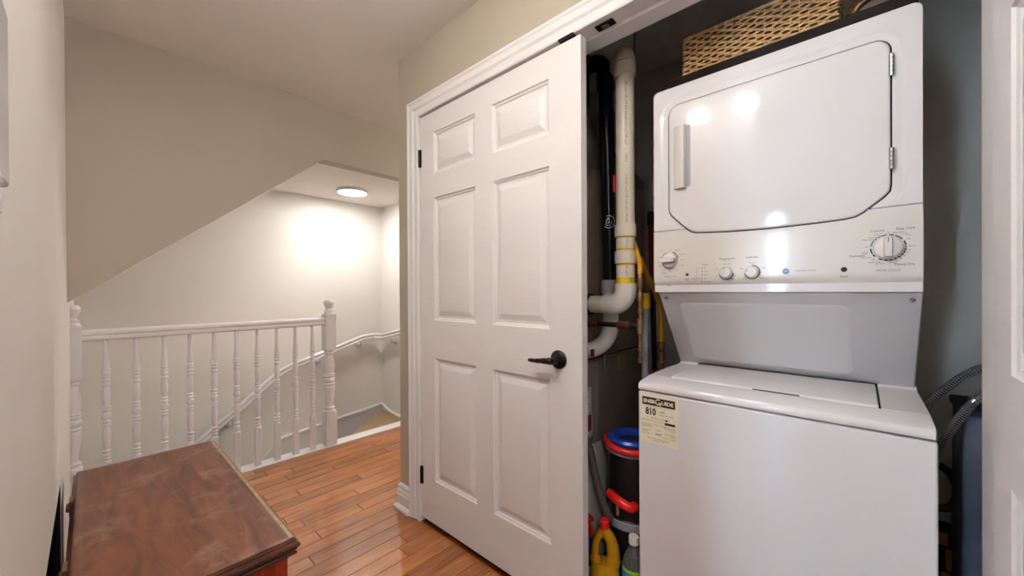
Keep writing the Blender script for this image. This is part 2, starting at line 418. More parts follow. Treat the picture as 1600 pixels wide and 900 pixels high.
# ------------------------------------------------------------------ six panel doors
def six_panel(fn, W, z0, z1, t, cols, rows):
    """fn(u, w, z) -> world; u across the leaf, w into its thickness."""
    mb = MB(); panels = []
    us = sorted([0, W] + [c for k in cols for c in k]); zs = sorted([z0, z1] + [c for k in rows for c in k])
    rects = [(c[0], c[1], r[0], r[1]) for c in cols for r in rows]
    inside = lambda u, z: any(a < u < b_ and c < z < d for a, b_, c, d in rects)
    for side in (0, 1):
        W_ = (lambda w: w) if side == 0 else (lambda w: t - w)
        for i in range(len(us) - 1):
            for j in range(len(zs) - 1):
                if inside((us[i] + us[i + 1]) / 2, (zs[j] + zs[j + 1]) / 2): continue
                mb.add([fn(us[i], W_(0), zs[j]), fn(us[i + 1], W_(0), zs[j]), fn(us[i + 1], W_(0), zs[j + 1]), fn(us[i], W_(0), zs[j + 1])], [(0, 1, 2, 3)])
        for a, b_, c, d in rects:
            R = lambda i, w: [fn(a + i, W_(w), c + i), fn(b_ - i, W_(w), c + i), fn(b_ - i, W_(w), d - i), fn(a + i, W_(w), d - i)]
            mb.rings([R(0, 0), R(.003, .005), R(.010, .008), R(.013, .0125), R(.022, .0125)], cap0=False)
            panels.append(MB().rings([R(.0195, .0130), R(.0195, .0120), R(.024, .0118), R(.046, .0026), R(.049, .0020)], cap0=True))
    e = [(0, 0), (W, 0), (W, t), (0, t)]
    mb.add([fn(0, 0, z0), fn(W, 0, z0), fn(W, t, z0), fn(0, t, z0), fn(0, 0, z1), fn(W, 0, z1), fn(W, t, z1), fn(0, t, z1)], [(0, 1, 2, 3), (4, 5, 6, 7), (0, 4, 7, 3), (1, 2, 6, 5)])
    return mb, panels
COLS = [(.113, .415), (.520, .818)]; ROWS = [(.238, .848), (1.035, 1.637), (1.755, 1.958)]
DH = YL - .004
mb, pn = six_panel(lambda u, w, z: (WX + .001 + w, DH - u, z), .955, .025, 2.060, .035, COLS, ROWS)
d1 = struct('door_1', mb, DOORW, 'closed white six panel closet door with black lever handle', 'door', smooth=15)
for p in pn: p.build('panel', DOORW, d1, smooth=15)
for zc in (1.853, .240):
    h = MB(); h.cyl((WX - .004, YL - .002, zc - .044), (WX - .004, YL - .002, zc + .044), .006, n=12); h.box(WX - .001, WX + .003, YL - .016, YL + .006, zc - .044, zc + .044)
    h.build('hinge', BLACK, d1)
lv = MB().lathe([(0.001, 0), (.034, 0), (.034, .004), (.031, .008), (.024, .011), (.014, .014), (.0125, .045), (.011, .050), (.001, .051)], (WX + .001, .811, .928), 32, 'x').build('lever_rose', BLACK, d1)
pth = [(WX - .046, .811, .928), (WX - .052, .825, .928), (WX - .052, .85, .926), (WX - .050, .88, .923), (WX - .048, .905, .922), (WX - .047, .912, .922)]
MB().tube(smoothpath(pth, 4), [.0125] * 4 + [.011] * 4 + [.009] * 4 + [.0075] * 4 + [.006] * 4 + [.004], 12).build('lever', BLACK, lv)
# right leaf folded open towards the viewer
mb, pn = six_panel(lambda u, w, z: (WX - .012 - u, -.181 - w, z), .905, .025, 2.060, .035, [(.113, .40), (.505, .79)], ROWS)
d2 = struct('door_2', mb, DOORW, 'white six panel closet door swung open at the right of the washer', 'door', smooth=15)
for p in pn: p.build('panel', DOORW, d2, smooth=15)

# ------------------------------------------------------------------ lamps
def disc_lamp(loc, r, m, label, group=None, dome=0):
    x, y, z = loc
    t = thing('ceiling_lamp', (x, y, z), label, 'lamp', group)
    if dome:
        MB().lathe([(.01, 0), (.055, 0), (.055, -.010), (.02, -.018), (.012, -.022), (.012, -.042), (.002, -.043)], loc, 32).build('lamp_canopy', TRIM, t)
        MB().lathe([(max(.001, r * math.cos(math.radians(a))), -.085 + dome * math.sin(math.radians(a))) for a in range(90, -91, -12)], loc, 40).build('diffuser', m, t)
    else:
        MB().lathe([(.01, 0), (r, 0), (r, -.018), (r - .003, -.023), (r - .008, -.025), (.01, -.025)], loc, 48).build('lamp_rim', TRIM, t)
        MB().lathe([(.001, -.0251), (r - .012, -.0251), (r - .014, -.0268), (r - .04, -.029), (.001, -.030)], loc, 48).build('diffuser', m, t)
    return t
disc_lamp((1.557, 3.305, 2.0665), .128, LAMPS, 'round flat lit lamp on the stairwell ceiling')
disc_lamp((.018, .55, CZ), .066, LAMPG, 'round lamp on the hall ceiling above the viewer, nearer the wall end', dome=.032)
disc_lamp((.035, .845, CZ), .066, LAMPG, 'round lamp on the hall ceiling above the viewer, further along the hall', dome=.032)
disc_lamp((3.0, 2.08, CZ), .13, LAMPF, 'unseen fill lamp added on the ceiling of the side hall around the corner', dome=.06)  # out of view, added to lighten the hall ceiling by bounce
disc_lamp((-1.4, -1.2, CZ), .15, LAMPF, 'unseen fill lamp on the open room ceiling by the back wall')  # unseen fill, set strong to raise the ambient light in the hall

fl_ = thing('fill_uplight', (.35, -1.1, 0), 'unseen black uplight on a stand, added behind the viewer to brighten the ceiling', 'lamp')  # uplight added out of view so the ceiling bounces more light
MB().lathe([(.001, .0), (.14, .0), (.14, .015), (.02, .03), (.012, .04), (.012, 1.66), (.02, 1.68), (.001, 1.68)], (.35, -1.1, 0), 28).build('stand', BLACK, fl_)
MB().lathe([(.02, 1.67), (.08, 1.70), (.13, 1.75), (.155, 1.80), (.150, 1.80), (.125, 1.755), (.075, 1.708), (.02, 1.68)], (.35, -1.1, 0), 36, caps=False).build('lamp_bowl', BLACK, fl_)
MB().lathe([(.001, 1.772), (.134, 1.772), (.134, 1.776), (.001, 1.776)], (.35, -1.1, 0), 36).build('diffuser', mat('fill_uplight_diffuser', (255, 250, 240), .4, emit=(LAMP_COL, LAMP_UP_FILL)), fl_)

# ------------------------------------------------------------------ stair railing
RY = 3.03
rl = thing('stair_railing', (.6, RY, .004), 'white wooden stair railing with turned balusters along the landing edge', 'railing')
# hand rail profile (Y offset, z)
hp = [(-.030, .930), (-.030, .942), (-.024, .950), (-.030, .960), (-.029, .972), (-.020, .981), (0, .984), (.020, .981), (.029, .972), (.030, .960), (.024, .950), (.030, .942), (.030, .930), (.022, .924), (-.022, .924)]
MB().prism([(RY + a, z) for a, z in hp], 'x', -.031, 1.196).build('handrail', RAILW, rl, smooth=35)
def sq(mb, x, y, h, z0, z1):
    c = min(h * .12, .004)
    mb.prism([(x - h + c, y - h), (x + h - c, y - h), (x + h, y - h + c), (x + h, y + h - c), (x + h - c, y + h), (x - h + c, y + h), (x - h, y + h - c), (x - h, y - h + c)], 'z', z0, z1)
bprof = [(.006, .256), (.0155, .256), (.0165, .262), (.0155, .268), (.0125, .272), (.0165, .279), (.0165, .284), (.0125, .289), (.0165, .296), (.0165, .301), (.0125, .306), (.0125, .312), (.0165, .319), (.0165, .325), (.012, .331),
         (.0135, .350), (.0165, .395), (.0160, .425), (.0125, .455), (.0165, .461), (.0165, .467), (.0128, .472), (.0165, .478), (.0165, .484), (.0128, .489), (.0165, .500), (.0182, .513), (.0165, .526), (.0128, .533), (.0165, .539), (.0165, .545), (.0128, .550), (.0165, .556), (.0165, .562), (.0125, .568),
         (.0150, .590), (.0165, .625), (.0150, .655), (.0125, .672), (.0172, .678), (.0172, .685), (.0128, .690), (.0155, .700), (.0165, .708), (.0128, .714), (.0165, .720), (.0165, .727), (.0125, .732), (.0165, .738), (.0165, .744), (.0135, .750), (.0155, .760), (.0130, .785), (.0105, .830), (.0100, .880), (.0105, .926)]
bprof = [((.0150 + (r - .0150) * 1.45) if .262 < z < .75 else r, z) for r, z in bprof]
bb = MB(); sq(bb, 0, RY, .018, .004, .258); bb.lathe(bprof, (0, RY, 0), 16)
# one shared baluster mesh
proto = None
for i in range(10):
    x = .056 + .11755 * i
    if proto is None:
        proto = MB(); proto.v = [(p[0] + x, p[1], p[2]) for p in bb.v]; proto.f = bb.f
        proto = proto.build('baluster', RAILW, rl, smooth=40); x_first = x
    else:
        c = proto.copy(); COL.objects.link(c); c.parent = rl; c.location = (x - x_first, 0, 0)
def newel(x, half):
    n = MB(); H = .041
    tp = [(.010, 1.004), (.036, 1.004), (.037, 1.012), (.033, 1.020), (.027, 1.024), (.031, 1.030), (.031, 1.036), (.024, 1.041), (.022, 1.048), (.028, 1.060), (.035, 1.076), (.038, 1.092), (.037, 1.100), (.033, 1.104), (.032, 1.108), (.030, 1.113), (.002, 1.117)]
    bt = [(.012, .258), (.040, .258), (.041, .266), (.037, .272), (.031, .276), (.037, .284), (.037, .291), (.029, .297), (.026, .305), (.027, .33), (.033, .39), (.038, .43), (.039, .452), (.034, .460), (.039, .466), (.039, .473), (.033, .478), (.038, .492), (.041, .503), (.038, .514), (.033, .522), (.039, .529), (.039, .536), (.033, .541), (.038, .548), (.033, .556),
          (.036, .575), (.039, .605), (.034, .645), (.027, .680), (.026, .695), (.033, .702), (.033, .709), (.028, .714), (.037, .720), (.037, .728), (.012, .730)]
    if half:
        hf = (-pi / 2, pi / 2)
        n.box(x, x + H, RY - H, RY + H, .004, .258); n.box(x, x + H, RY - H, RY + H, .730, 1.004)
        n.lathe(bt, (x, RY, 0), 20, half=hf); n.lathe(tp, (x, RY, 0), 20, half=hf)
    else:
        sq(n, x, RY, H, .004, .258); sq(n, x, RY, H, .730, 1.004)
        n.lathe(bt, (x, RY, 0), 28); n.lathe(tp, (x, RY, 0), 28)
    return n
newel(1.236, False).build('newel_post', RAILW, rl, smooth=40)
newel(LX, True).build('half_newel_post', RAILW, rl, smooth=40)

# wall hand rail
hr = thing('wall_handrail', (1.5, 3.72, .6), 'white wall mounted stair handrail bending around the stairwell corner', 'handrail')
pts = [(-.04, 3.72, -.40), (.547, 3.72, .037), (.834, 3.72, .262), (1.061, 3.72, .452), (1.12, 3.72, .490), (1.191, 3.72, .522), (1.475, 3.72, .602), (1.579, 3.72, .632), (1.857, 3.72, .716), (1.97, 3.72, .722), (2.03, 3.66, .716), (2.03, 3.52, .742), (2.03, 3.16, .815)]
V = [Vector(p) for p in pts]
loops = []
for i, p in enumerate(V):
    d = (V[min(i + 1, len(V) - 1)] - V[max(i - 1, 0)]).normalized()
    n = Vector((0, 0, 1)); n = (n - d * n.dot(d)).normalized(); s_ = d.cross(n)
    pr = [(-.020, -.026), (.020, -.026), (.023, -.018), (.016, -.006), (.022, .006), (.022, .016), (.012, .026), (-.012, .026), (-.022, .016), (-.022, .006), (-.016, -.006), (-.023, -.018)]
    loops.append([p + s_ * a + n * c for a, c in pr])
MB().rings(loops).build('rail', RAILW, hr, smooth=35)
for (x, y, z, nx, ny) in ((.74, 3.72, .168, 0, 1), (1.437, 3.72, .574, 0, 1), (1.831, 3.72, .690, 0, 1), (2.03, 3.50, .725, 1, 0)):
    br = MB(); w = Vector((nx, ny, 0)); p = Vector((x, y, z))
    br.tube(smoothpath([p + Vector((0, 0, -.02)), p + Vector((0, 0, -.045)), p + w * .025 + Vector((0, 0, -.055)), p + w * .056 + Vector((0, 0, -.055))], 4), .009, 10)
    br.tube([p + w * .030 + Vector((0, 0, -.055)), p + w * .042 + Vector((0, 0, -.055)), p + w * .052 + Vector((0, 0, -.055)), p + w * .0598 + Vector((0, 0, -.055))], [.012, .022, .026, .026], 16)
    br.build('bracket', RAILW, hr)

# ------------------------------------------------------------------ wooden chest
ch = thing('wooden_chest', (.17, 1.68, 0), 'worn dark wooden chest with a scuffed lid standing against the left wall', 'chest')
cx0, cx1, cy0, cy1 = -.046, .388, 1.150, 2.212
rect = lambda o, z: [(cx0 + .012 - o, cy0 + .012 - o, z), (cx1 - .012 + o, cy0 + .012 - o, z), (cx1 - .012 + o, cy1 - .012 + o, z), (cx0 + .012 - o, cy1 - .012 + o, z)]
lid = MB().rings([rect(-.02, .494), rect(-.001, .494), rect(.0, .4995), rect(-.002, .5005), rect(-.02, .5005)]).build('lid', CHESTT, ch, smooth=30)
MB().rings([rect(-.0005, .4965), rect(.003, .4965), rect(.0045, .4925), rect(.003, .489), rect(.011, .486), rect(.013, .481), rect(.011, .476), rect(.006, .473), rect(.006, .468), rect(-.0, .465), rect(-.02, .465)]).build('lid_moulding', CHESTE, lid, smooth=25)
MB().rings([rect(-.02, .464), rect(.004, .464), rect(.006, .460), rect(.004, .454), rect(-.004, .450), rect(-.02, .449)]).build('rim_moulding', CHESTE, ch, smooth=25)
MB().rings([rect(-.012, .06), rect(-.012, .4495)]).build('body', CHESTB, ch, bevel=.003)
MB().rings([rect(-.012, .02), rect(.004, .02), rect(.004, .05), rect(-.012, .062)]).build('plinth', CHESTE, ch)
MB().box(cx1 - .022, cx1 - .0125, cy0 + .014, cy1 - .014, .4990, .5009).build('worn_edge', mat('bare_wood_edge', (160, 128, 92), .4, vary=.3, vscale=30), lid)
for dx in (0, 1):
    for dy in (0, 1):
        X = cx0 + .04 if dx == 0 else cx1 - .04; Yy = cy0 + .04 if dy == 0 else cy1 - .04
        MB().lathe([(.016, 0), (.022, .008), (.022, .02), (.018, .022)], (X, Yy, 0), 16).build('foot', CHESTE, ch)
for yy in (1.47, 1.93):
    h = MB(); h.cyl((cx0 - .006, yy - .025, .472), (cx0 - .006, yy + .025, .472), .006, n=10); h.box(cx0 - .004, cx0 + .004, yy - .025, yy + .025, .45, .497)
    h.build('hinge', BRASS, ch)

# ------------------------------------------------------------------ thermostat cover on the left wall
tg = thing('thermostat_guard', (LX, .63, 1.36), 'clear plastic box screwed to the left wall near the frame edge', 'cover')
MB().box(LX, LX + .006, .555, .700, 1.265, 1.47).build('back_plate', TRIM, tg, bevel=.004)
MB().box(LX + .006, LX + .016, .56, .640, 1.285, 1.46).build('clear_cover', mat('milky_cover', (240, 238, 240), .15), tg, bevel=.004)
for z in (1.275, 1.45):
    MB().lathe([(.001, 0), (.004, 0), (.003, .0015), (.001, .002)], (LX + .006, .68, z), 10, 'x').build('screw', CHROME, tg)

# ------------------------------------------------------------------ laundry centre
lc = thing('laundry_center', (1.62, .22, 0), 'white stacked washer and dryer unit standing in the closet', 'washer dryer')
wy0, wy1 = -.125, .564
MB().box(1.256, 2.02, wy0, wy1, .015, .838).build('washer_cabinet', ENAM, lc, bevel=.007, seg=3)
dk = MB()
ty0, ty1 = wy0 + .003, wy1 - .002
side = [(1.253, .8415), (1.251, .850), (1.252, .857), (1.257, .864), (1.268, .868), (1.345, .8755), (1.345, .8415)]
dk.prism([(x, z) for x, z in side], 'y', ty0, ty1)
side2 = [(1.345, .8415), (1.345, .8755), (1.50, .877), (1.63, .8735), (1.652, .8745), (1.664, .884), (1.69, .884), (1.69, .8415)]
dk.prism(side2, 'y', .491, ty1); dk.prism(side2, 'y', ty0, -.036)
dk.build('washer_top', ENAM, lc, bevel=.004, seg=3)
MB().box(1.34, 2.0, -.1, .54, .8385, .868).build('lid_gap_shade', GAP, lc)  # dark base box, painting the shade in the gap round the lid
ld = MB()
lp = [(1.3465, .869), (1.3465, .8755), (1.349, .8795), (1.36, .8815), (1.50, .8825), (1.62, .8795), (1.650, .8795), (1.650, .869)]
ld.prism(lp, 'y', -.0315, .4865)
ld = ld.build('washer_lid', ENAM, lc, bevel=.003, seg=3)
MB().box(1.3452, 1.3470, .13, .245, .8762, .8786).build('finger_slot', GAP, ld)
# sloping back panel between washer and dryer
py0, py1 = -.117, .561
def onp(t, y, off=0):   # point of the sloping panel: t from 0 (top) to 1 (bottom)
    a = Vector((1.432, 0, 1.166)); c = Vector((1.660, 0, .880)); p = a.lerp(c, t); n = Vector((-(1.166 - .880), 0, -(1.660 - 1.432))).normalized()
    return Vector((p.x + n.x * off, y, p.z + n.z * off))
bp = MB().prism([(1.432, 1.168), (1.660, .881), (1.672, .876), (2.0, .876), (2.0, 1.168)], 'y', py0, py1).build('back_panel', ENAMD, lc, bevel=.003)
# faint embossed frame
def rrect(a0, a1, t0, t1, r, n=5):
    pts = []
    H = .366
    for cx, cz, s0 in ((a1 - r, t0 * H + r, -90), (a1 - r, t1 * H - r, 0), (a0 + r, t1 * H - r, 90), (a0 + r, t0 * H + r, 180)):
        pts += arc((cx, cz), r, s0, s0 + 90, n)
    return [(p[0], p[1] / H) for p in pts]
L0 = rrect(.02, .50, .12, .93, .03); L1 = rrect(.028, .492, .135, .915, .025); L2 = rrect(.034, .486, .15, .90, .02)
MB().rings([[onp(t, y, -.0005) for y, t in L0], [onp(t, y, .0018) for y, t in L1], [onp(t, y, .0018) for y, t in L2]], cap0=False, cap1=True).build('embossed_field', ENAMD, bp, smooth=60)
for y, z in ((.537, 1.148), (-.098, 1.147)):
    c = onp(.06, y)
    MB().tube([c, onp(.06, y, .002), onp(.06, y, .003)], [.0065, .006, .003], 12).build('screw', CHROME, bp)
# dryer
dy0, dy1 = -.115, .568
cr = .018
MB().prism([(dy1, 1.17)] + arc((dy1 - cr, 1.902 - cr), cr, 0, 90, 6) + arc((dy0 + cr, 1.902 - cr), cr, 90, 180, 6) + [(dy0, 1.17)], 'x', 1.414, 2.05).build('dryer_cabinet', ENAM, lc, smooth=50)
outl = [(.512, 1.47), (.510, 1.455), (.503, 1.443), (.469, 1.408), (.4548, 1.3945), (.448, 1.388), (.436, 1.379), (.42, 1.374), (.32, 1.3675), (.213, 1.365), (.10, 1.3675), (.035, 1.371), (.012, 1.375), (-.005, 1.385), (-.0159, 1.3945), (-.045, 1.420), (-.055, 1.433), (-.057, 1.45)]
outl += [(-.057, 1.62)]
outl += [(-.022 - .035 * math.cos(math.radians(a)), 1.799 + .035 * math.sin(math.radians(a))) for a in range(0, 91, 15)]
outl += [(.474 + .038 * math.cos(math.radians(a)), 1.797 + .038 * math.sin(math.radians(a))) for a in range(90, -1, -15)]
outl += [(.512, 1.62)]
def offset(P, d):
    n = len(P); out = []
    cen = (sum(p[0] for p in P) / n, sum(p[1] for p in P) / n)
    for i in range(n):
        a, c = Vector(P[i - 1]), Vector(P[(i + 1) % n]); t = (c - a).normalized(); nn = Vector((t.y, -t.x))
        if nn.dot(Vector(P[i]) - Vector(cen)) < 0: nn = -nn
        out.append((P[i][0] + nn.x * d, P[i][1] + nn.y * d))
    return out
SEAM = 1.3935
up_idx = [i for i, p in enumerate(outl) if p[1] > 1.39]
k0 = next(i for i in range(len(outl)) if outl[i][1] > 1.39 and outl[i - 1][1] <= 1.39)
up = [(k0 + j) % len(outl) for j in range(len(up_idx))]
lo = [i for i, p in enumerate(outl) if p[1] <= 1.39]
def cl(P): return [(p[0], max(p[1], SEAM)) for p in P]
o36, o24, o3 = (cl([offset(outl, d)[i] for i in up]) for d in (.030, .020, .0025))
pl = MB()
cr = .018
plate = [(dy1 - .001, SEAM)] + arc((dy1 - .001 - cr, 1.900 - cr), cr, 0, 90, 6) + arc((dy0 + .001 + cr, 1.900 - cr), cr, 90, 180, 6) + [(dy0 + .001, SEAM)]
poly = plate + o36
vs = [Vector((y, z, 0)) for y, z in poly]
n0 = len(poly)
pl.add([(1.405, y, z) for y, z in poly], [t for t in geometry.tessellate_polygon([vs])])
XS = ((o36, 1.405), (o24, 1.4068), (o3, 1.4068), (o3, 1.416))
for (A, xa), (B, xb) in zip(XS[:-1], XS[1:]):
    m0 = len(A); pl.add([(xa, y, z) for y, z in A] + [(xb, y, z) for y, z in B], [(i, i + 1, m0 + i + 1, m0 + i) for i in range(m0 - 1)])
m0 = len(plate); pl.add([(1.405, y, z) for y, z in plate] + [(1.43, y, z) for y, z in plate], [(i, i + 1, m0 + i + 1, m0 + i) for i in range(m0 - 1)])
pl.build('dryer_front', ENAM, lc, smooth=50, recalc=True)
MB().prism(offset(outl, .004), 'x', 1.4105, 1.4125).build('door_gap', GAP, lc)
dd = [(o, x) for o, x in ((-.001, 1.413), (-.001, 1.404), (-.0025, 1.4015), (-.006, 1.4005), (-.012, 1.4003))]
dr = MB().rings([[(x, y, z) for y, z in offset(outl, o)] for o, x in dd]).build('dryer_door', ENAM, lc, smooth=50)
# pull: a raised slab with a finger hollow on its right
hz0, hz1 = 1.533, 1.752
MB().prism([(1.4003, .493), (1.3955, .491), (1.388, .475), (1.384, .460), (1.3845, .4545), (1.392, .4535), (1.3925, .4505), (1.4003, .4505)], 'z', hz0, hz1).build('door_handle', PLAST, dr, bevel=.002)
MB().box(1.3990, 1.4004, .438, .4505, hz0 + .004, hz1 - .002).build('finger_hollow', GREYP, dr, bevel=.0006)
for a, c in ((1.729, 1.786), (1.488, 1.543)):
    h = MB()
    for k in range(5):
        z = a + (c - a) * k / 5
        h.cyl((1.400, -.0585, z + .0006), (1.400, -.0585, z + (c - a) / 5 - .0006), .0058, n=12)
    h.build('hinge', CHROME, dr)
# control panel (upper edge follows the door)
cpn = MB()
prof = [(1.4045, 1.392), (1.4035, 1.30), (1.4035, 1.222), (1.405, 1.210), (1.409, 1.202), (1.430, 1.1735), (1.434, 1.169)]
lo_pts = [offset(outl, .0025)[i] for i in lo]
lo_pts = [(y, min(z, 1.391)) for y, z in lo_pts]
ys = [dy1 - .0005, .4545] + [p[0] for p in lo_pts] + [-.0135, dy0 + .0005]
zt = [1.3912, 1.3905] + [p[1] for p in lo_pts] + [1.3905, 1.3912]
order = sorted(range(len(ys)), key=lambda i: -ys[i]); ys = [ys[i] for i in order]; zt = [zt[i] for i in order]
rows_ = []
for y, z in zip(ys, zt):
    rows_.append([(1.4045, y, z)] + [(x, y, zz) for x, zz in prof[1:]] + [(1.46, y, 1.169), (1.46, y, z)])
cpn.rings(rows_)
cpn = cpn.build('control_panel', PANEL, lc, smooth=40)
PX = 1.4035
def arcmarks(mb, y, z, r0, r1, a0, a1, nseg=6, x=PX - .0006):
    vs = []; fs = []
    for i in range(nseg + 1):
        a = math.radians(a0 + (a1 - a0) * i / nseg)      # clockwise from the top, as seen by the viewer
        for r in (r0, r1): vs.append((x, y - r * math.sin(a), z + r * math.cos(a)))
    for i in range(nseg): fs.append((2 * i, 2 * i + 1, 2 * i + 3, 2 * i + 2))
    mb.add(vs, fs)
def T(y, z, x=PX - .0006):
    return lambda a, c: (x, y - a, z + c)
def dial(y, z, r, bar_ang, name='knob', flat=False):
    b_ = MB().lathe([(.001, 0), (r + .001, 0), (r + .001, .003), (r, .006), (r - .001, .012 if not flat else .016), (r - .004, .0145 if not flat else .019), (.001, .015 if not flat else .0195)], (PX, y, z), 36, 'x')
    k = b_.build(name, PLAST, cpn, smooth=40)
    ca, sa = math.cos(math.radians(bar_ang)), math.sin(math.radians(bar_ang))
    def R(u, v, w): return (PX - w, y - (u * ca + v * sa), z + (-u * sa + v * ca))   # v along the bar
    if not flat:
        hw = r * .27; L = r * .92
        pr = [(-hw, -L), (hw, -L), (hw * 1.05, L * .6), (hw * .8, L), (-hw * .8, L), (-hw * 1.05, L * .6)]
        MB().rings([[R(u, v, .014) for u, v in pr], [R(u * .98, v * .98, .024) for u, v in pr], [R(u * .85, v * .94, .027) for u, v in pr]]).build('grip', PLAST, k, smooth=25)
        pr2 = [(u * 1.13, v * 1.04) for u, v in pr]
        MB().rings([[R(u, v, .0145) for u, v in pr2], [R(u, v, .0157) for u, v in pr2]]).build('grip_shadow_line', GREYP, k)
    tw = .0271 if not flat else .0197
    MB().add([R(-.0008, r * .45, tw), R(.0008, r * .45, tw), R(.0008, r * .85, tw), R(-.0008, r * .85, tw)], [(0, 1, 2, 3)]).build('pointer', INK, k)
    return k
dial(.509, 1.284, .0255, 90); dial(-.051, 1.286, .028, 0); dial(.328, 1.234, .019, -8, flat=True); dial(.255, 1.233, .019, -70, flat=True)
dk_, bl_ = MB(), MB()
for a0, a1 in ((4, 20), (24, 54), (62, 84), (88, 94), (98, 106), (110, 118), (122, 132), (136, 146), (150, 160), (164, 176), (180, 194), (198, 212), (228, 240), (244, 268)): arcmarks(dk_, -.051, 1.286, .0315, .0345, a0, a1)
for a0, a1 in ((278, 306), (309, 320), (324, 332), (335, 356)): arcmarks(bl_, -.051, 1.286, .0315, .0345, a0, a1)
for a0, a1 in ((20, 50), (54, 76), (182, 200), (204, 225), (229, 250)): arcmarks(dk_, .509, 1.284, .0285, .0312, a0, a1)
for a0, a1 in ((262, 274), (278, 318), (322, 340)): arcmarks(bl_, .509, 1.284, .0285, .0312, a0, a1)
for yy in (.328, .255):
    arcmarks(dk_, yy, 1.233, .0205, .0225, 95 if yy > .3 else 0, 255, 20)
for i in range(5): dk_.box(PX - .0006, PX - .0003, .4035, .4005, 1.2505 - i * .0117, 1.2535 - i * .0117)
dk_.box(PX - .0006, PX - .0003, .419, .4185, 1.238, 1.2525); dk_.box(PX - .0006, PX - .0003, .419, .409, 1.2520, 1.2525)
dk_.build('dial_marks', INK, cpn); bl_.build('blue_dial_marks', INKB, cpn)
tx, tg_, tb, tr = MB(), MB(), MB(), MB()
c4 = (-.051, 1.286)
def t4(mb, s, dx, dz, size): put_text(mb, s, size, T(c4[0] - dx, c4[1] + dz))
t4(tb, 'Cottons', -.0200, .0455, .0085); t4(tx, 'Easy Care', .0325, .0468, .0085); t4(tx, 'Timed Dry', .0300, -.0450, .0085); t4(tx, 'Delicates', -.0600, -.0186, .0085)
t4(tx, 'More Dry', .0200, .0375, .0052); t4(tx, 'Less Dry', .0300, .0330, .0042); t4(tx, 'Damp', .0370, .0288, .0042); t4(tx, 'Off', 0, .0385, .0045); t4(tx, 'Off', .0375, .0190, .0045)
t4(tr, 'Less Dry', -.0170, .0385, .0045); t4(tr, 'Damp', -.0210, .0335, .0042); t4(tx, 'Optimum', -.0300, .0285, .0045); t4(tx, 'More Dry', -.0380, .0230, .0055); t4(tx, 'Off', -.0410, .0040, .0045)
t4(tx, 'Less Dry', -.0450, -.0100, .0042); t4(tx, 'Damp', -.0440, -.0140, .0042); t4(tx, 'More Dry', -.0420, -.0245, .0048); t4(tx, 'Off', -.0285, -.0310, .0045); t4(tx, 'Quick Fluff', -.0255, -.0375, .0050); t4(tx, 'Air Fluff', -.0160, -.0420, .0045)
for s_, dx, dz in (('80 min', .0440, .0010), ('60', .0395, -.0085), ('50', .0360, -.0160), ('40', .0305, -.0235), ('30', .0235, -.0300), ('20', .0150, -.0350), ('10', .0050, -.0380)): t4(tx, s_, dx, dz, .0046)
t4(tg_, 'DRYER CYCLES', 0, -.0600, .0068)
c1 = (.509, 1.284)
def t1(mb, s, dx, dz, size, al='CENTER'): put_text(mb, s, size, T(c1[0] - dx, c1[1] + dz), al)
t1(tb, 'Cottons', -.0310, .0365, .0050); t1(tx, 'Off', 0, .0365, .0045); t1(tx, 'Easy Care', .0280, .0355, .0052); t1(tx, 'Delicates', .0450, .0190, .0050); t1(tx, 'Normal', .0440, 0, .0048); t1(tx, 'Light', .0420, -.0190, .0048)
t1(tr, 'Heavy', -.0385, .0120, .0045); t1(tx, 'Med', -.0390, -.0060, .0045); t1(tx, 'Light', -.0360, -.0210, .0045); t1(tx, 'Rinse', -.0240, -.0350, .0045); t1(tx, 'Spin', 0, -.0380, .0045); t1(tx, 'Soak', .0240, -.0350, .0045)
t1(tx, 'Normal', -.0220, -.0450, .0058); t1(tg_, 'WASHER CYCLES', 0, -.0580, .0060)
put_text(tx, 'Start', .0070, T(.450, 1.2155)); put_text(tx, 'Signal', .0040, T(.450, 1.2100)); put_text(tx, 'Extra Rinse', .0055, T(.421, 1.2165)); put_text(tx, 'On / Off', .0042, T(.421, 1.2110))
put_text(tx, 'Status', .0070, T(.392, 1.2635))
for i, s_ in enumerate(('Fill', 'Wash', 'Rinse', 'Spin', 'Lid Locked')): put_text(tx, s_, .0050, T(.396, 1.2520 - i * .0117), 'LEFT')
put_text(tx, 'Temperature', .0085, T(.326, 1.2790)); put_text(tg_, 'Wash / Rinse', .0045, T(.326, 1.2735)); put_text(tx, 'Warm / Cold', .0050, T(.326, 1.2620))
put_text(tx, 'Cold', .0050, T(.357, 1.2470)); put_text(tx, 'Tap', .0050, T(.357, 1.2220)); put_text(tx, 'Hot', .0050, T(.303, 1.2220)); put_text(tx, 'Warm', .0050, T(.309, 1.2130))
put_text(tx, 'Load Size', .0085, T(.255, 1.2800)); put_text(tx, 'Medium', .0050, T(.255, 1.2620)); put_text(tx, 'Small', .0050, T(.284, 1.2450)); put_text(tx, 'Large', .0050, T(.224, 1.2450)); put_text(tx, 'Super', .0055, T(.228, 1.2140)); put_text(tx, 'Mini', .0050, T(.276, 1.2140))
put_text(tg_, 'WASHER / DRYER', .0062, T(.120, 1.2320)); put_text(tx, 'Start', .0085, T(.036, 1.2130))
tx.build('dark_lettering', INK, cpn); tg_.build('grey_lettering', GREYI, cpn); tb.build('blue_lettering', INKB, cpn); tr.build('red_lettering', INKR, cpn)
MB().lathe([(.001, 0), (.0068, 0), (.0068, .003), (.0055, .0045), (.001, .0045)], (PX, .036, 1.232), 20, 'x').build('start_button', BLACK, cpn)
MB().lathe([(.001, 0), (.0052, 0), (.0052, .002), (.0045, .003), (.001, .003)], (PX, .450, 1.231), 18, 'x').build('start_button', mat('button_grey', (70, 68, 68), .4), cpn)
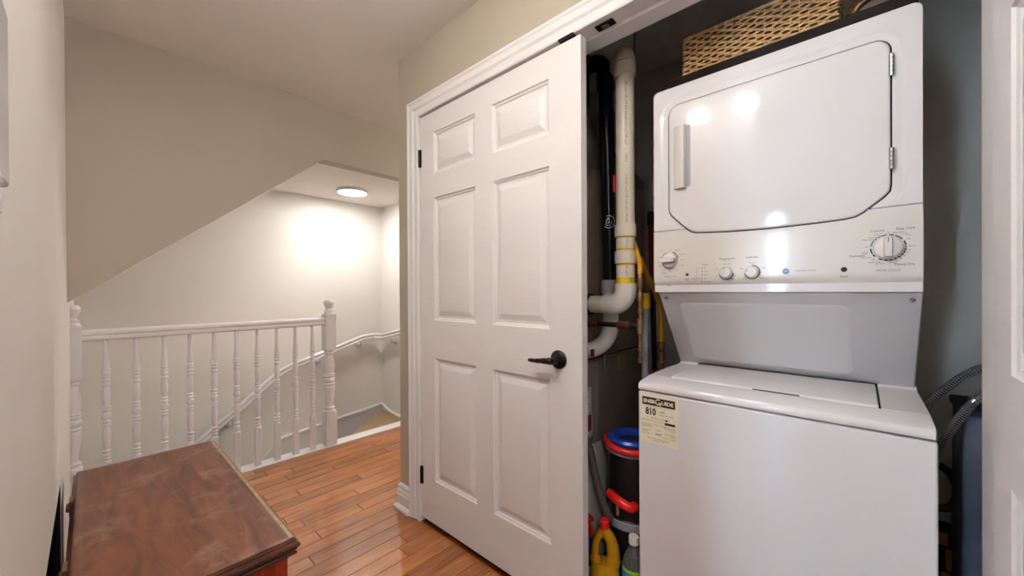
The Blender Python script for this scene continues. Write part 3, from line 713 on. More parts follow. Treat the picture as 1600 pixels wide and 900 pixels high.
MB().lathe([(.001, 0), (.0058, 0), (.0058, .0008), (.0050, .003), (.001, .003)], (PX, .423, 1.230), 18, 'x').build('option_button', ENAM, cpn)
em = MB().lathe([(.001, 0), (.0092, 0), (.0092, .0008), (.001, .0010)], (PX, .168, 1.232), 24, 'x').build('emblem', mat('emblem_blue', (60, 92, 138), .3), cpn)
e_ = MB(); put_text(e_, 'GE', .0095, T(.168, 1.232, PX - .0013)); arcmarks(e_, .168, 1.232, .0076, .0083, 0, 360, 24, PX - .0013); e_.build('monogram', PAPER, em)
e_ = MB(); put_text(e_, '16c', .008, lambda a, c: (1.4125 + (-c) * .6, .515 - a, 1.1945 + c * .8)); e_.build('dark_lettering', INK, cpn)
# energy label
SX = 1.2554
lb = MB().box(SX, 1.2562, .432, .556, .668, .829).build('energy_label', CREAM, lc)
k_ = MB(); k_.box(SX - .0003, SX, .441, .549, .7945, .8205)
k_.add([(SX - .0004, .468 + .0045, .7555), (SX - .0004, .468 - .0045, .7555), (SX - .0004, .468, .7475)], [(0, 1, 2)])
k_.box(SX - .0003, SX, .441, .474, .7385, .7455)
for z0, z1 in ((.7420, .7424), (.7455, .7458), (.7900, .7904)): k_.box(SX - .0003, SX, .474 if z0 < .75 else .441, .553 if z0 < .75 else .549, z0, z1)
L_ = lambda y, z: (lambda a, c: (SX - .0005, y - a, z + c))
fit_text(k_, '810', .0345, .0245, (0, 0), L_(.5205, .7745), bold=.0006); put_text(k_, 'kWh', .0085, L_(.4900, .7770), 'LEFT'); put_text(k_, 'per year / par ann\u00e9e', .0058, L_(.4935, .7680), 'LEFT')
put_text(k_, 'This model / Ce mod\u00e8le', .0050, L_(.495, .7535))
for y, z, s_, al in ((.552, .7310, 'Uses least energy /', 'LEFT'), (.552, .7260, 'Consomme le moins', 'LEFT'), (.552, .7210, "d'\u00e9nergie", 'LEFT'), (.508, .7330, 'Energy consumption', 'LEFT'), (.440, .7310, 'Uses most energy /', 'RIGHT'), (.440, .7260, 'Consomme le plus', 'RIGHT'), (.440, .7210, "d'\u00e9nergie", 'RIGHT'),
                     (.552, .7110, 'Similar models', 'LEFT'), (.552, .7060, 'compared', 'LEFT'), (.495, .7150, 'Standard', 'CENTER'), (.440, .7090, 'Mod\u00e8les similaires', 'RIGHT'), (.440, .7040, 'compar\u00e9s', 'RIGHT'), (.552, .6990, 'Model number', 'LEFT'), (.440, .6950, 'Num\u00e9ro du mod\u00e8le', 'RIGHT')):
    put_text(k_, s_, .0048, L_(y, z), al)
put_text(k_, 'GUD27', .0065, L_(.495, .7020), bold=.0002); put_text(k_, 'Removal of this label before first retail', .0046, L_(.495, .6860)); put_text(k_, 'purchase is an offence', .0046, L_(.490, .6805))
k_.build('label_print', mat('label_black', (36, 26, 22), .5), lb)
wlet = MB(); fit_text(wlet, 'ENER', .0400, .0130, (0, 0), L_(.5248, .8075), bold=.0009); fit_text(wlet, 'UIDE', .0380, .0130, (0, 0), L_(.4650, .8075), bold=.0009)
gx = (.4955, .8085)
vs = []; fs = []
for i in range(25):
    a = math.radians(45 + i * 12.5)
    for r in (.0062, .0100): vs.append((SX - .0006, gx[0] - r * math.cos(a), gx[1] + r * math.sin(a)))
for i in range(24): fs.append((2 * i, 2 * i + 1, 2 * i + 3, 2 * i + 2))
wlet.add(vs, fs); wlet.box(SX - .0007, SX - .0004, gx[0] - .0095, gx[0] - .001, gx[1] - .0030, gx[1] - .0002); wlet.box(SX - .0007, SX - .0004, gx[0] - .0098, gx[0] - .0066, gx[1] - .0120, gx[1] - .0002)
wlet.build('label_lettering', CREAM, lb)
for sx_ in (1.30, 1.97):
    for sy_ in (-.08, .52): MB().lathe([(.02, 0), (.02, .008), (.01, .01), (.01, .016)], (sx_, sy_, 0), 14).build('foot', BLACK, lc)

# ------------------------------------------------------------------ on the dryer
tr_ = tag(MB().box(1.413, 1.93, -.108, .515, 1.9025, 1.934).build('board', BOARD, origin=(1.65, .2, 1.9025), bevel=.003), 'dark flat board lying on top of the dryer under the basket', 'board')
bk = thing('wicker_basket', (1.55, .255, 1.9345), 'long woven straw basket on top of the dryer', 'basket')
bx0, bx1, by0, by1, bz0, bz1 = 1.424, 1.70, .047, .466, 1.9345, 2.066
wv = MB()
def strand(P0, P1, z, phase, amp=.0042, step=.0055, r=.0034, nrm=(0, 0)):
    L = (Vector(P1) - Vector(P0)).length; n = int(L / step)
    pts = []
    for i in range(n + 1):
        p = Vector(P0).lerp(Vector(P1), i / n); s_ = amp * math.sin(pi * i * step / .022 + phase + .4 * math.sin(z * 900))
        pts.append((p.x + nrm[0] * s_, p.y + nrm[1] * s_, z + random.uniform(-.0009, .0009)))
    wv.tube(pts, r, 5)
nrow = 13
for k in range(nrow):
    z = bz0 + .008 + (bz1 - bz0 - .016) * k / (nrow - 1); ph = pi * (k % 2)
    strand((bx0, by0, 0), (bx0, by1, 0), z, ph, nrm=(1, 0)); strand((bx1, by0, 0), (bx1, by1, 0), z, ph, nrm=(1, 0))
    strand((bx0, by0, 0), (bx1, by0, 0), z, ph, nrm=(0, 1)); strand((bx0, by1, 0), (bx1, by1, 0), z, ph, nrm=(0, 1))
wo = wv.build('weave', WICK, bk, smooth=60, recalc=False); wo['kind'] = 'stuff'
sk_ = MB(); n = int((by1 - by0) / .022)
for i in range(n + 1):
    y = by0 + (by1 - by0) * i / n
    for x in (bx0, bx1): sk_.tube([(x, y, bz0 + .003), (x, y, bz1 - .003)], .0018, 5)
n = int((bx1 - bx0) / .022)
for i in range(n + 1):
    x = bx0 + (bx1 - bx0) * i / n
    for y in (by0, by1): sk_.tube([(x, y, bz0 + .003), (x, y, bz1 - .003)], .0018, 5)
so = sk_.build('stakes', WICK, bk, smooth=60, recalc=False); so['kind'] = 'stuff'
for nm, zz in (('bottom_braid', bz0 + .0045), ('rim_braid', bz1 - .003)):
    rb = MB(); C = [(bx0, by0), (bx0, by1), (bx1, by1), (bx1, by0)]
    for ph in (0, pi):
        pts = []
        for a in range(4):
            p, q = Vector(C[a]), Vector(C[(a + 1) % 4]); n = int((q - p).length / .004)
            for i in range(n):
                t = p.lerp(q, i / n); s_ = len(pts) * .75 + ph
                pts.append((t.x + .0025 * math.cos(s_) * (1 if a % 2 == 0 else .3), t.y + .0025 * math.cos(s_) * (.3 if a % 2 == 0 else 1), zz + .0022 * math.sin(s_)))
        rb.tube(pts, .0028, 5, closed=True)
    rb.build(nm, WICK, bk, smooth=60, recalc=False)
MB().box(bx0 + .003, bx1 - .003, by0 + .003, by1 - .003, bz0 + .001, bz0 + .004).build('basket_floor', WICK, bk)
MB().box(bx0 + .004, bx0 + .006, by0 + .004, by1 - .004, bz0 + .004, bz1 - .008).build('lining', mat('basket_lining', (96, 66, 36), .9), bk)
# dark bag beside the basket
pt = thing('leather_pouch', (1.52, -.03, 1.9345), 'dark brown leather pouch on the dryer, right of the basket', 'pouch')
Lp = []
for z, a, c in ((1.9348, .05, .05), (1.945, .062, .062), (1.97, .066, .066), (1.99, .060, .058), (2.0, .045, .040), (2.01, .03, .018)):
    Lp.append([(1.51 + a * math.copysign(abs(math.cos(t)) ** .6, math.cos(t)), -.03 + c * math.copysign(abs(math.sin(t)) ** .6, math.sin(t)), z + .003 * math.sin(3 * t)) for t in [2 * pi * i / 24 for i in range(24)]])
MB().rings(Lp).build('bag', LEATH, pt, smooth=60)
MB().tube(smoothpath([(1.445, .02, 1.945), (1.437, .0, 1.965), (1.439, -.03, 1.975), (1.445, -.06, 1.955), (1.45, -.075, 1.94)], 6), .004, 8).build('strap', mat('strap_tan', (120, 88, 44), .5), pt)

# ------------------------------------------------------------------ furnace and pipes
fu = thing('furnace', (1.65, 1.25, 0), 'brown metal furnace cabinet at the left of the closet behind the pipes', 'furnace')
FYS = .90
MB().box(1.215, 2.10, FYS, 1.60, .02, .866).build('blower_cabinet', FURN, fu, bevel=.004)
MB().box(1.215, 2.10, FYS, 1.60, .872, 1.735).build('burner_cabinet', FURN, fu, bevel=.004)
MB().prism([(1.215, 1.738), (2.10, 1.738), (2.10, 1.785), (1.44, 1.93), (1.215, 1.93)], 'y', FYS + .004, 1.58).build('plenum', GALV, fu)
pn_ = MB().box(1.25, 1.567, FYS - .008, FYS, .06, .855).build('side_panel', FURNP, fu, bevel=.003)
MB().box(1.553, 1.560, FYS - .0125, FYS - .008, .07, .85).build('panel_edge', CHROME, fu, bevel=.001)
MB().lathe([(.01, 0), (.165, 0), (.170, .006), (.165, .012), (.150, .016), (.147, .03), (.01, .03)], (1.365, FYS, 1.80), 40, 'y').build('duct_collar', GALV, fu)
for a in (-70, -20, 30):
    MB().lathe([(.001, .01), (.008, .01), (.006, .016), (.001, .017)], (1.365 + .158 * math.cos(math.radians(a)), FYS, 1.80 + .158 * math.sin(math.radians(a))), 10, 'y').build('screw', CHROME, fu)
def flabel(x0, x1, z0, z1, y=FYS - .009, m=PAPER, name='rating_label'):
    return MB().box(x0, x1, y - .0004, y + .001, z0, z1).build(name, m, fu)
l1 = flabel(1.36, 1.499, .636, .748); l2 = flabel(1.36, 1.508, .533, .632)
LY = FYS - .0098
q = MB()
for i in range(9): q.box(1.37, 1.485 - .02 * (i % 3), LY, LY + .0002, .738 - i * .0105, .7405 - i * .0105)
q.box(1.37, 1.42, LY, LY + .0002, .728, .738); q.build('fine_print', GREYI, l1)
q = MB(); q.box(1.455, 1.500, LY, LY + .0002, .556, .628); q.build('red_block', mat('label_red', (170, 60, 70), .5), l2)
q = MB(); q.box(1.37, 1.445, LY, LY + .0002, .612, .626)
for i in range(5): q.box(1.37, 1.445, LY, LY + .0002, .595 - i * .011, .598 - i * .011)
q.build('fine_print', GREYI, l2)
flabel(1.775, 1.865, .775, .850, FYS - .001, mat('label_yellowed', (150, 138, 96), .6), 'small_label')
MB().box(1.615, 1.625, FYS - .012, FYS - .001, .80, .88).build('bracket', CHROME, fu, bevel=.002)

def print_on_pipe(mb, body, size, cx, cy, r, z, ang, flip=True):
    """lettering running up a vertical pipe, wrapped to its radius"""
    vs, fs = text2d(body, size, 'CENTER')
    out = []
    for x, y, _ in vs:
        a = ang + y / r        # reading upwards, letter tops to the left
        out.append((cx + (r + .0004) * math.cos(a), cy + (r + .0004) * math.sin(a), z + x))
    mb.add(out, fs)
# white vent pipe
vx, vy, vr = 1.455, .704, .0365
vp = thing('vent_pipe', (vx, vy, 1.118), 'white plastic vent pipe standing beside the dryer, with printed lettering', 'pipe')
MB().cyl((vx, vy, 1.20), (vx, vy, 2.06), vr, n=32).build('pipe', PVC, vp)
for nm, z0, z1 in (('coupling', 1.392, 1.440), ('coupling', 1.285, 1.333)):
    MB().lathe([(vr, z0), (vr + .006, z0), (vr + .006, z1), (vr, z1)], (vx, vy, 0), 32).build(nm, PVC, vp)
for z0, z1 in ((1.337, 1.345), (1.277, 1.287), (1.205, 1.228), (1.386, 1.394)):
    MB().lathe([(vr + .0004, z0), (vr + .0006, (z0 + z1) / 2), (vr + .0004, z1)], (vx, vy, 0), 32).build('primer_stain', PRIMER, vp)
MB().tube([(vx, vy, 1.198), (vx, vy, 1.2)], [vr + .006, vr + .006], 28)
eb = MB(); eb.tube([(vx, vy, 1.205), (vx, vy, 1.185)] + [(vx, vy + .062 - .062 * math.cos(math.radians(a)), 1.180 - .062 * math.sin(math.radians(a))) for a in range(0, 91, 10)] + [(vx, vy + .09, 1.118)], vr + .006, 28)
eb.build('elbow', mat('pvc_bright', (236, 230, 220), .25), vp)
MB().cyl((vx, vy + .085, 1.118), (vx, FYS, 1.118), vr, n=28).build('pipe', PVC, vp)
cb = MB()
for k, rr in enumerate((.044, .047, .044, .047, .044)): cb.cyl((vx, FYS - .042 + k * .008, 1.118), (vx, FYS - .034 + k * .008, 1.118), rr, n=28)
cb.build('rubber_coupling', RUBBER, vp)
MB().cyl((vx, FYS - .03, 1.118), (vx, FYS - .022, 1.118), .0482, n=28).build('hose_clamp', TAPE, vp)
te = MB(); te.lathe([(vr, 2.035), (vr + .007, 2.035), (vr + .007, 2.085), (vr + .003, 2.09)], (vx, vy, 0), 32)
ex, ey = .80, .60
te.tube([(vx, vy, 2.088)] + [(vx + ex * q_, vy + ey * q_, 2.088 + .045 * math.sin(math.radians(a))) for a in range(10, 91, 10) for q_ in [.045 - .045 * math.cos(math.radians(a))]] + [(vx + .07 * ex, vy + .07 * ey, 2.133)], vr + .004, 28)
te.tube([(vx + .055 * ex, vy + .055 * ey, 2.133), (vx + .10 * ex, vy + .10 * ey, 2.133)], vr + .009, 28); te.build('top_elbow', PVC, vp)
MB().tube([(vx + .09 * ex, vy + .09 * ey, 2.133), (2.153, vy + (2.153 - vx) / ex * ey, 2.133)], vr, 24).build('pipe', PVC, vp)
MB().box(vx - .03, vx + .004, vy + .0335, vy + .0385, 1.575, 1.645).build('red_tag', RED, vp, bevel=.001)
tp_ = MB(); A0 = math.atan2(-vy, -vx) + .12
print_on_pipe(tp_, 'Type BH Gas Vent System 636 PVC BH Class IIA', .0125, vx, vy, vr, 1.875, A0)
print_on_pipe(tp_, '636BH', .0125, vx, vy, vr, 1.70, A0)
print_on_pipe(tp_, 'System 636 PVC Gas Vent BH Class IIA 65 C', .0125, vx, vy, vr, 1.52, A0)
print_on_pipe(tp_, '636 PVC', .0125, vx, vy, vr, 1.362, A0); print_on_pipe(tp_, 'Class IIA', .0125, vx, vy, vr, 1.255, A0)
tp_.build('pipe_print', mat('print_blue_grey', (96, 96, 116), .6), vp)
# black vent pipe
ax, ay, ar = 1.53, .812, .0315
bpz = thing('black_pipe', (ax, ay, .95), 'black plastic drain pipe with a white round emblem, left of the white vent pipe', 'pipe')
top_ = (ax + .004, ay + .022, 2.13)
MB().tube([(ax, ay, 1.22), top_], ar, 28).build('pipe', ABS, bpz)
MB().tube([(ax + .003, ay + .019, 2.06), (ax + .004, ay + .021, 2.12)], ar + .006, 28).build('coupling', ABS, bpz)
MB().tube(smoothpath([(ax + .004, ay + .021, 2.11), (ax + .006, ay + .03, 2.16), (ax + .01, ay + .08, 2.20), (ax + .01, ay + .25, 2.21)], 6), ar + .003, 24).build('top_elbow', ABS, bpz)
MB().tube([(ax, ay, 1.165), (ax, ay, 1.222)], ar + .007, 28).build('grey_coupling', mat('pvc_grey', (178, 182, 186), .3), bpz)
MB().tube(smoothpath([(ax, ay, 1.17), (ax, ay, 1.08), (ax, ay, 1.01), (ax - .012, ay + .02, .955), (ax - .04, ay + .055, .922), (ax - .066, FYS, .912)], 6), ar + .003, 28).build('lower_elbow', mat('pvc_bright2', (232, 228, 220), .25), bpz)
MB().tube([(ax - .060, FYS - .01, .9125), (ax - .066, FYS - .0005, .912)], .044, 28).build('rubber_coupling', RUBBER, bpz)
MB().box(ax - .092, ax - .072, FYS - .050, FYS - .044, .895, .925).build('red_tag', DKRED, bpz)
emb = MB(); EZ, EA = 1.472, math.atan2(-ay, -ax)
def wrap(u, v): a = EA + u / ar; return (ax + .0011 + (ar + .0012) * math.cos(a), ay + .0061 + (ar + .0012) * math.sin(a), EZ + v)
def ringw(r0, r1, a0, a1, n=30):
    vs = []; fs = []
    for i in range(n + 1):
        a = math.radians(a0 + (a1 - a0) * i / n)
        for r in (r0, r1): vs.append(wrap(-r * math.sin(a) * -1, r * math.cos(a)))
    for i in range(n): fs.append((2 * i, 2 * i + 1, 2 * i + 3, 2 * i + 2))
    emb.add(vs, fs)
ringw(.024, .0275, -25, 225)
for (u0, v0, u1, v1, w) in ((-.016, -.010, .016, -.010, .0012), (-.010, -.015, .008, -.015, .0018), (-.010, -.008, -.008, .012, .002), (-.012, .006, .004, .014, .0018), (-.004, .018, .003, .008, .003), (-.002, -.004, .004, .004, .002), (.004, .0, -.004, -.008, .0016), (.008, -.008, .014, .004, .0012)):
    d = Vector((u1 - u0, v1 - v0)).normalized(); n = Vector((-d.y, d.x)) * w
    emb.add([wrap(u0 + n.x, v0 + n.y), wrap(u0 - n.x, v0 - n.y), wrap(u1 - n.x, v1 - n.y), wrap(u1 + n.x, v1 + n.y)], [(0, 1, 2, 3)])
emb.build('white_emblem', PAPER, bpz)
tag(MB().tube([(1.39, .862, 1.94), (1.39, .862, 2.425)], .030, 24).build('black_flue', ABS, origin=(1.39, .862, 1.94)), 'short black pipe above the furnace, next to the door edge', 'pipe')
# gas line
gl = thing('gas_pipe', (1.43, .76, 1.038), 'black iron gas pipe with rusty fittings crossing under the white elbow', 'pipe')
gx_, gz = 1.43, 1.038
MB().cyl((gx_, FYS, gz), (gx_, .633, gz), .0105, n=16).build('pipe', IRON, gl)
MB().cyl((gx_, FYS, gz), (gx_, FYS - .02, gz), .024, n=20).build('grommet', RUBBER, gl)
MB().cyl((gx_, .862, gz), (gx_, .815, gz), .017, n=8).build('union', COPPER, gl)
MB().cyl((gx_, .725, gz), (gx_, .672, gz), .0165, n=20).build('coupling', COPPER, gl)
MB().lathe([(.006, .895), (.0105, .898), (.0105, .915), (.007, .918), (.007, .940), (.010, .944), (.010, .955), (.007, .958), (.007, 1.005), (.0125, 1.010), (.0135, 1.03), (.0135, 1.046), (.0125, 1.066), (.007, 1.07), (.007, 1.085), (.0105, 1.088), (.0105, 1.104), (.0075, 1.107), (.0075, 1.13), (.011, 1.135), (.0125, 1.15), (.011, 1.165), (.0075, 1.17), (.0075, 1.185), (.0115, 1.188), (.0115, 1.204), (.008, 1.208), (.0105, 1.213), (.0105, 1.230), (.006, 1.24)], (gx_, .633, 0), 8).build('valve_stack', BRASS, gl)
MB().tube(smoothpath([(gx_, .633, 1.238), (gx_ + .01, .637, 1.28), (gx_ + .05, .67, 1.34), (gx_ + .12, .73, 1.42)], 6), .0095, 12).build('flex_hose', YFLEX, gl)
gd = thing('dryer_gas_hose', (1.75, .685, .86), 'yellow flexible hose with a brass valve against the dryer side', 'hose')
MB().tube(smoothpath([(1.48, .655, 1.30), (1.56, .665, 1.25), (1.68, .685, 1.19), (1.75, .684, 1.11), (1.76, .681, 1.03), (1.757, .678, .94)], 8), .0125, 12).build('hose', YFLEX, gd)
MB().lathe([(.008, .80), (.015, .805), (.015, .835), (.010, .84), (.017, .86), (.017, .885), (.011, .895), (.018, .905), (.018, .935), (.01, .945)], (1.757, .678, 0), 14).build('valve', BRASS, gd)
MB().tube([(1.757, .678, .43), (1.757, .678, .81)], .008, 10).build('pipe', IRON, gd)
MB().box(1.735, 1.779, .664, .676, .846, .858).build('valve_handle', mat('orange_handle', (210, 120, 20), .4), gd, bevel=.002)
# broom poles
bg = thing('grey_broom_pole', (1.63, .712, 0), 'grey pole with a yellow grip leaning behind the gas valve', 'broom')
MB().tube([(1.60, .700, 0.03), (1.60, .683, 1.12)], .0135, 16).build('pole', mat('grey_pole', (140, 146, 154), .4), bg)
MB().tube([(1.60, .684, 1.10), (1.60, .683, 1.165)], .018, 16).build('grip', mat('yellow_grip', (225, 180, 20), .4), bg)
MB().box(1.57, 1.63, .66, .742, 0, .04).build('head', RUBBER, bg, bevel=.01)
mp_ = thing('red_mop_pole', (1.9, .78, 0), 'dark red and black mop pole standing against the closet back beside the dryer', 'mop')
MB().tube([(1.90, .752, .03), (1.90, .775, 1.20)], .013, 14).build('lower_pole', ABS, mp_)
MB().tube([(1.90, .775, 1.195), (1.90, .782, 1.51)], .0155, 14).build('upper_pole', DKRED, mp_)
MB().lathe([(.010, 1.50), (.018, 1.505), (.018, 1.56), (.012, 1.572), (.002, 1.575)], (1.90, .7825, 0), 14).build('grip', RUBBER, mp_)
MB().tube([(1.90, .7640, .76), (1.90, .7645, .782)], .0155, 14).build('red_band', RED, mp_)
MB().box(1.87, 1.93, .70, .80, 0, .04).build('head', RUBBER, mp_, bevel=.01)

# ------------------------------------------------------------------ floor of the closet
va = thing('canister_vacuum', (1.455, .68, 0), 'black canister vacuum with blue lid ring and red handle behind the washer corner', 'vacuum')
vcx, vcy = 1.455, .680
MB().lathe([(.07, .03), (.095, .035), (.10, .10), (.104, .27), (.104, .30), (.10, .305), (.096, .40), (.092, .56), (.088, .572), (.01, .574)], (vcx, vcy, 0), 36).build('drum', mat('vac_black', (22, 22, 24), .3), va)
MB().lathe([(.104, .268), (.109, .27), (.111, .285), (.109, .298), (.104, .30)], (vcx, vcy, 0), 36).build('rim', GREYP, va)
MB().lathe([(.058, .575), (.082, .575), (.093, .580), (.095, .590), (.088, .599), (.074, .602), (.062, .598), (.058, .590), (.058, .575)], (vcx, vcy, 0), 40, caps=False).build('lid_ring', BLUE, va)
hnd = [(vcx + .100 * math.cos(math.radians(a)), vcy + .100 * math.sin(math.radians(a)), .578 - .012 * math.cos(math.radians(a - 205))) for a in range(110, 301, 10)]
MB().tube(hnd, .013, 12).build('carry_handle', RED, va)
MB().lathe([(.010, .545), (.103, .545), (.104, .558), (.010, .56)], (vcx, vcy, 0), 36).build('clear_band', GREYP, va)
MB().tube(smoothpath([(vcx - .092, vcy - .052, .37), (vcx - .118, vcy - .045, .375), (vcx - .122, vcy - .005, .385), (vcx - .105, vcy + .045, .395)], 6), .018, 12).build('latch', RED, va)
MB().cyl((vcx - .105, vcy + .01, .32), (vcx - .105, vcy + .01, .36), .008, n=10).build('latch_pin', CHROME, va)
MB().tube(smoothpath([(1.385, .850, .565), (1.345, .805, .535), (1.330, .778, .47), (1.330, .757, .40), (1.338, .738, .335), (1.352, .722, .295), (1.378, .712, .275)], 8), .0155, 14).build('hose', mat('hose_grey', (96, 92, 86), .4), va)
# drain fitting
df = tag(MB().tube([(1.40, .897, .548), (1.425, .855, .540)], .021, 20).build('drain_fitting', PVC, origin=(1.40, .89, .548)), 'short white drain fitting on the furnace above the bag', 'pipe fitting')
MB().tube([(1.4245, .856, .540), (1.430, .847, .538)], .017, 20).build('plug', BLUE, df)
# plastic bag
pb = []
for z, hw, th in ((.01, .09, .022), (.06, .10, .032), (.16, .10, .036), (.26, .095, .034), (.36, .085, .03), (.44, .065, .022), (.50, .045, .010), (.53, .04, .005)):
    pb.append([(1.447 + hw * math.copysign(abs(math.cos(t)) ** .7, math.cos(t)) + .006 * math.sin(5 * t + z * 30), .832 - .006 * (1 - z / .53) + th * math.sin(t) + .004 * math.sin(4 * t + z * 40), z + .006 * math.sin(3 * t)) for t in [2 * pi * i / 28 for i in range(28)]])
tag(MB().rings(pb).build('plastic_bag', BAG, origin=(1.42, .83, 0), smooth=60), 'milky plastic bag slumped against the furnace behind the bottles', 'bag')
# gold bottle with hollow handle
gb = thing('gold_bottle', (1.272, .702, 0), 'gold cleaner bottle with a red cap on the closet floor', 'bottle')
def bottle_rot(p, c, ang):
    x, y, z = p; dx, dy = x - c[0], y - c[1]; return (c[0] + dx * math.cos(ang) - dy * math.sin(ang), c[1] + dx * math.sin(ang) + dy * math.cos(ang), z)
gc = (1.272, .702); ga = math.radians(-62 + 90)
GB = []
for z, a, c in ((0.002, .046, .030), (.012, .054, .036), (.06, .056, .038), (.12, .055, .037), (.155, .052, .034), (.18, .046, .028)):
    GB.append([bottle_rot((gc[0] + c * math.copysign(abs(math.cos(t)) ** .75, math.cos(t)), gc[1] + a * math.copysign(abs(math.sin(t)) ** .75, math.sin(t)), z), gc, math.radians(28)) for t in [2 * pi * i / 28 for i in range(28)]])
G = MB().rings(GB)
rt = lambda u, z: bottle_rot((gc[0], gc[1] + u, z), gc, math.radians(28))
G.tube(smoothpath([rt(-.026, .165), rt(-.031, .20), rt(-.026, .25), rt(-.008, .285), rt(.0, .305)], 6), [.026] * 6 + [.023] * 6 + [.021] * 6 + [.018] * 6 + [.016], 18)
G.tube(smoothpath([rt(.030, .165), rt(.036, .20), rt(.032, .245), rt(.016, .278), rt(.0, .298)], 6), [.020] * 6 + [.014] * 6 + [.013] * 6 + [.015] * 6 + [.016], 16)
G.build('body', GOLD, gb, smooth=60)
MB().lathe([(.01, .300), (.0175, .300), (.0185, .306), (.0175, .330), (.014, .335), (.001, .336)], (rt(0, 0)[0], rt(0, 0)[1], 0), 20).build('cap', RED, gb)
lbm = MB()
for (u0, u1, z0, z1) in ((-.048, -.012, .02, .105),):
    lbm.rings([[bottle_rot((gc[0] - .0372, gc[1] + u0, z0), gc, math.radians(28)), bottle_rot((gc[0] - .0392, gc[1] + u1, z0), gc, math.radians(28)), bottle_rot((gc[0] - .0392, gc[1] + u1, z1 - .02), gc, math.radians(28)), bottle_rot((gc[0] - .0372, gc[1] + u0, z1), gc, math.radians(28))]], cap0=True, cap1=False)
lbm.build('label', BLUE, gb)
# clear bottle
cbx, cby = 1.318, .610
cbt = thing('clear_bottle', (cbx, cby, 0), 'clear bottle with white cap and teal label on the closet floor by the washer', 'bottle')
MB().lathe([(.03, .002), (.040, .006), (.042, .02), (.042, .175), (.040, .195), (.033, .220), (.021, .245), (.0155, .256), (.0155, .272), (.0145, .272), (.0145, .257), (.020, .246), (.032, .220), (.039, .195), (.041, .175), (.041, .008), (.02, .004)], (cbx, cby, 0), 32, caps=False).build('body', CLEAR, cbt, smooth=60)
MB().lathe([(.001, .290), (.017, .290), (.0185, .286), (.0185, .264), (.017, .262), (.0145, .263)], (cbx, cby, 0), 24).build('cap', PLAST, cbt)
lab = MB().lathe([(.0424, .04), (.0428, .05), (.0428, .170), (.0424, .176)], (cbx, cby, 0), 32, caps=False).build('label', TEAL, cbt)
MB().lathe([(.0425, .176), (.0429, .181), (.0424, .187)], (cbx, cby, 0), 32, caps=False).build('label_edge', LIME, cbt)
wl = MB(); A1 = math.atan2(-cby, -cbx) - .1
vs, fs = text2d('Wash', .036, 'CENTER', bold=.0008)
wl.add([(cbx + .0431 * math.cos(A1 + x / .043), cby + .0431 * math.sin(A1 + x / .043), .128 + y) for x, y, _ in vs], fs)
wl.build('red_lettering', RED, lab)
wl = MB(); vs, fs = text2d('fresh', .014, 'CENTER')
wl.add([(cbx + .0431 * math.cos(A1 + .25 + x / .043), cby + .0431 * math.sin(A1 + .25 + x / .043), .160 + y) for x, y, _ in vs], fs)
wl.build('white_lettering', PAPER, lab)
MB().lathe([(.004, .03), (.004, .26)], (cbx, cby, 0), 10).build('dip_tube', CLEAR, cbt)
# spray bottle
sx0, sy0 = 1.306, .800
sp = thing('spray_bottle', (sx0, sy0, 0), 'blue spray bottle with red trigger head beside the gold bottle', 'bottle')
MB().lathe([(.03, .002), (.040, .008), (.042, .03), (.041, .14), (.034, .175), (.020, .205), (.014, .22), (.014, .235), (.001, .236)], (sx0, sy0, 0), 28).build('body', BLUE, sp, smooth=60)
MB().lathe([(.01, .228), (.0185, .228), (.0185, .250), (.014, .252), (.012, .262), (.001, .263)], (sx0, sy0, 0), 20).build('collar', RED, sp)
hd = MB()
dv = Vector((-.45, -.89, 0)); sd = Vector((.89, -.45, 0)); bp0 = Vector((sx0, sy0, 0))
def hp_(u, z, s_): p = bp0 + dv * u + sd * s_; return (p.x, p.y, z)
pr = [(-.028, .262), (-.022, .290), (.0, .304), (.035, .306), (.040, .292), (.022, .284), (.014, .262)]
hd.rings([[hp_(u, z, -.011) for u, z in pr], [hp_(u, z, .011) for u, z in pr]])
hd.build('spray_head', RED, sp, bevel=.003)
MB().tube(smoothpath([hp_(.022, .286, 0), hp_(.034, .270, 0), hp_(.036, .245, 0), hp_(.030, .228, 0)], 5), .006, 10).build('trigger', RED, sp)
MB().lathe([(.0425, .05), (.0428, .06), (.0426, .12), (.0422, .125)], (sx0, sy0, 0), 28, caps=False).build('label', PAPER, sp)

# ------------------------------------------------------------------ right side of the closet
def braided(name, path, r, label):
    P = smoothpath(path, 10); base = P[len(P) // 2]
    t = thing(name, tuple(base), label, 'hose')
    MB().tube(P, r, 12).build('tube', RUBBER, t)
    # braid: two families of fine strands wound over the rubber
    L = [0.0]
    for i in range(1, len(P)): L.append(L[-1] + (P[i] - P[i - 1]).length)
    N = int(L[-1] / .0016); br = MB()
    def at(s_):
        for i in range(1, len(P)):
            if L[i] >= s_ or i == len(P) - 1:
                k = (s_ - L[i - 1]) / max(1e-6, L[i] - L[i - 1]); return P[i - 1].lerp(P[i], k), (P[i] - P[i - 1]).normalized()
    for sg in (1, -1):
        for ph in (0, pi):
            pts = []
            for i in range(N + 1):
                p, d = at(L[-1] * i / N); u = d.cross(Vector((1, 0, 0))).normalized(); w = d.cross(u)
                a = sg * i * .75 + ph
                pts.append(p + (u * math.cos(a) + w * math.sin(a)) * (r + .0004))
            br.tube(pts, .0007, 4)
    o = br.build('braid', mat('braid_grey', (150, 150, 156), .5), t, smooth=60, recalc=False); o['kind'] = 'stuff'
    return t
HX = 1.72
braided('supply_hose', [(HX, -.139, .77), (HX, -.150, .830), (HX, -.190, .885), (HX, -.225, .925), (HX, -.262, .952), (HX, -.33, .97), (HX, -.385, .975)], .011, 'upper black braided water hose rising right of the washer')
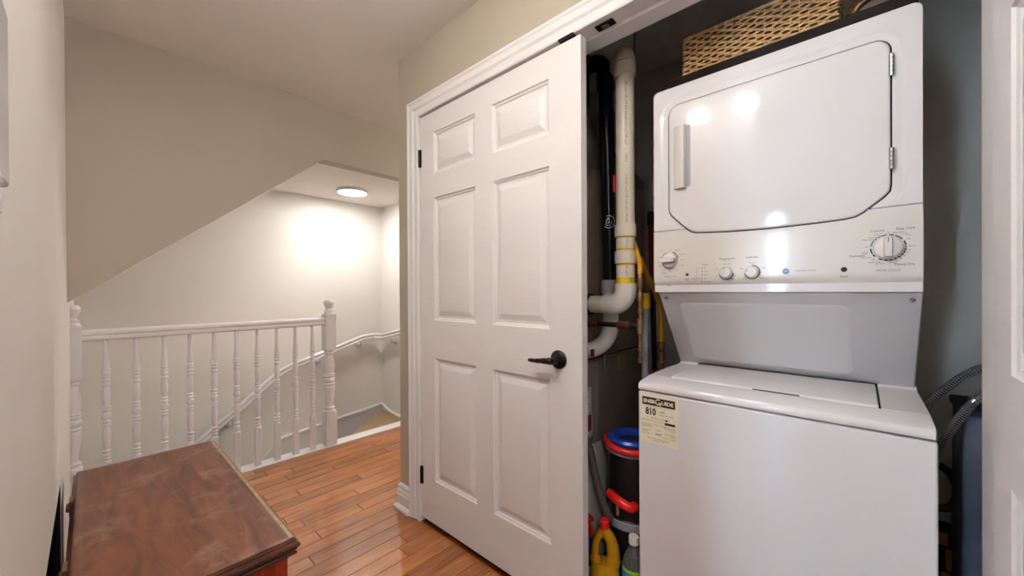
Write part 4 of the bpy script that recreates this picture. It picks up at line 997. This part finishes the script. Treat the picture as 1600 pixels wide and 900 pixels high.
h2 = braided('supply_hose', [(HX, -.150, .58), (HX, -.163, .655), (HX, -.185, .730), (HX, -.215, .800), (HX, -.25, .862), (HX, -.30, .90), (HX, -.385, .915)], .011, 'lower black braided water hose tied with a strap, right of the washer')
MB().tube([(HX, -.237, .848), (HX, -.243, .857)], .0125, 14).build('tie', CHROME, h2)
hh = tag(MB().tube(smoothpath([(1.95, -.140, .585), (1.95, -.175, .585), (1.95, -.222, .55), (1.95, -.236, .49), (1.95, -.220, .44), (1.95, -.18, .425), (1.95, -.135, .425)], 8), .012, 12).build('drain_hose', mat('drain_hose_grey', (52, 50, 48), .5), origin=(1.95, -.2, .5)), 'dark hose loop low beside the right side of the washer', 'hose')
nb = thing('fabric_hamper', (1.85, -.305, 0), 'tall navy fabric hamper standing right of the washer', 'hamper')
hb = []
for z, i in ((.002, .012), (.01, .004), (.40, .0), (.80, .004), (.822, .010)):
    hb.append([(1.74 + i, -.392 + i * .3, z), (1.93 - i, -.392 + i * .3, z), (1.93 - i, -.219 - i, z), (1.74 + i, -.219 - i, z)])
MB().rings(hb).build('body', NAVY, nb, bevel=.012, seg=3)
MB().box(1.738, 1.932, -.394, -.215, .80, .826).build('rim', mat('navy_dark', (40, 46, 64), .8), nb, bevel=.006)
tb_ = thing('tool_case', (2.07, -.2, 0), 'black tool case with yellow corners on the floor behind the washer', 'case')
MB().box(2.00, 2.148, -.30, -.145, 0, .31).build('case', mat('case_black', (20, 19, 18), .5), tb_, bevel=.012)
for y0, z0, z1 in ((-.245, .20, .27), (-.232, .10, .19), (-.22, .285, .325)):
    MB().box(1.990, 2.004, y0, y0 + .030, z0, z1).build('yellow_block', mat('case_yellow', (200, 140, 20), .4), tb_, bevel=.003)
# thin wire from the closet ceiling
tag(MB().tube(smoothpath([(1.62, .73, CZ), (1.61, .732, 2.30), (1.60, .73, 2.20), (1.59, .735, 2.17)], 5), .0025, 6).build('wire', BLACK, origin=(1.61, .73, 2.2)), 'thin black wire hanging from the closet ceiling by the vent pipe', 'wire')
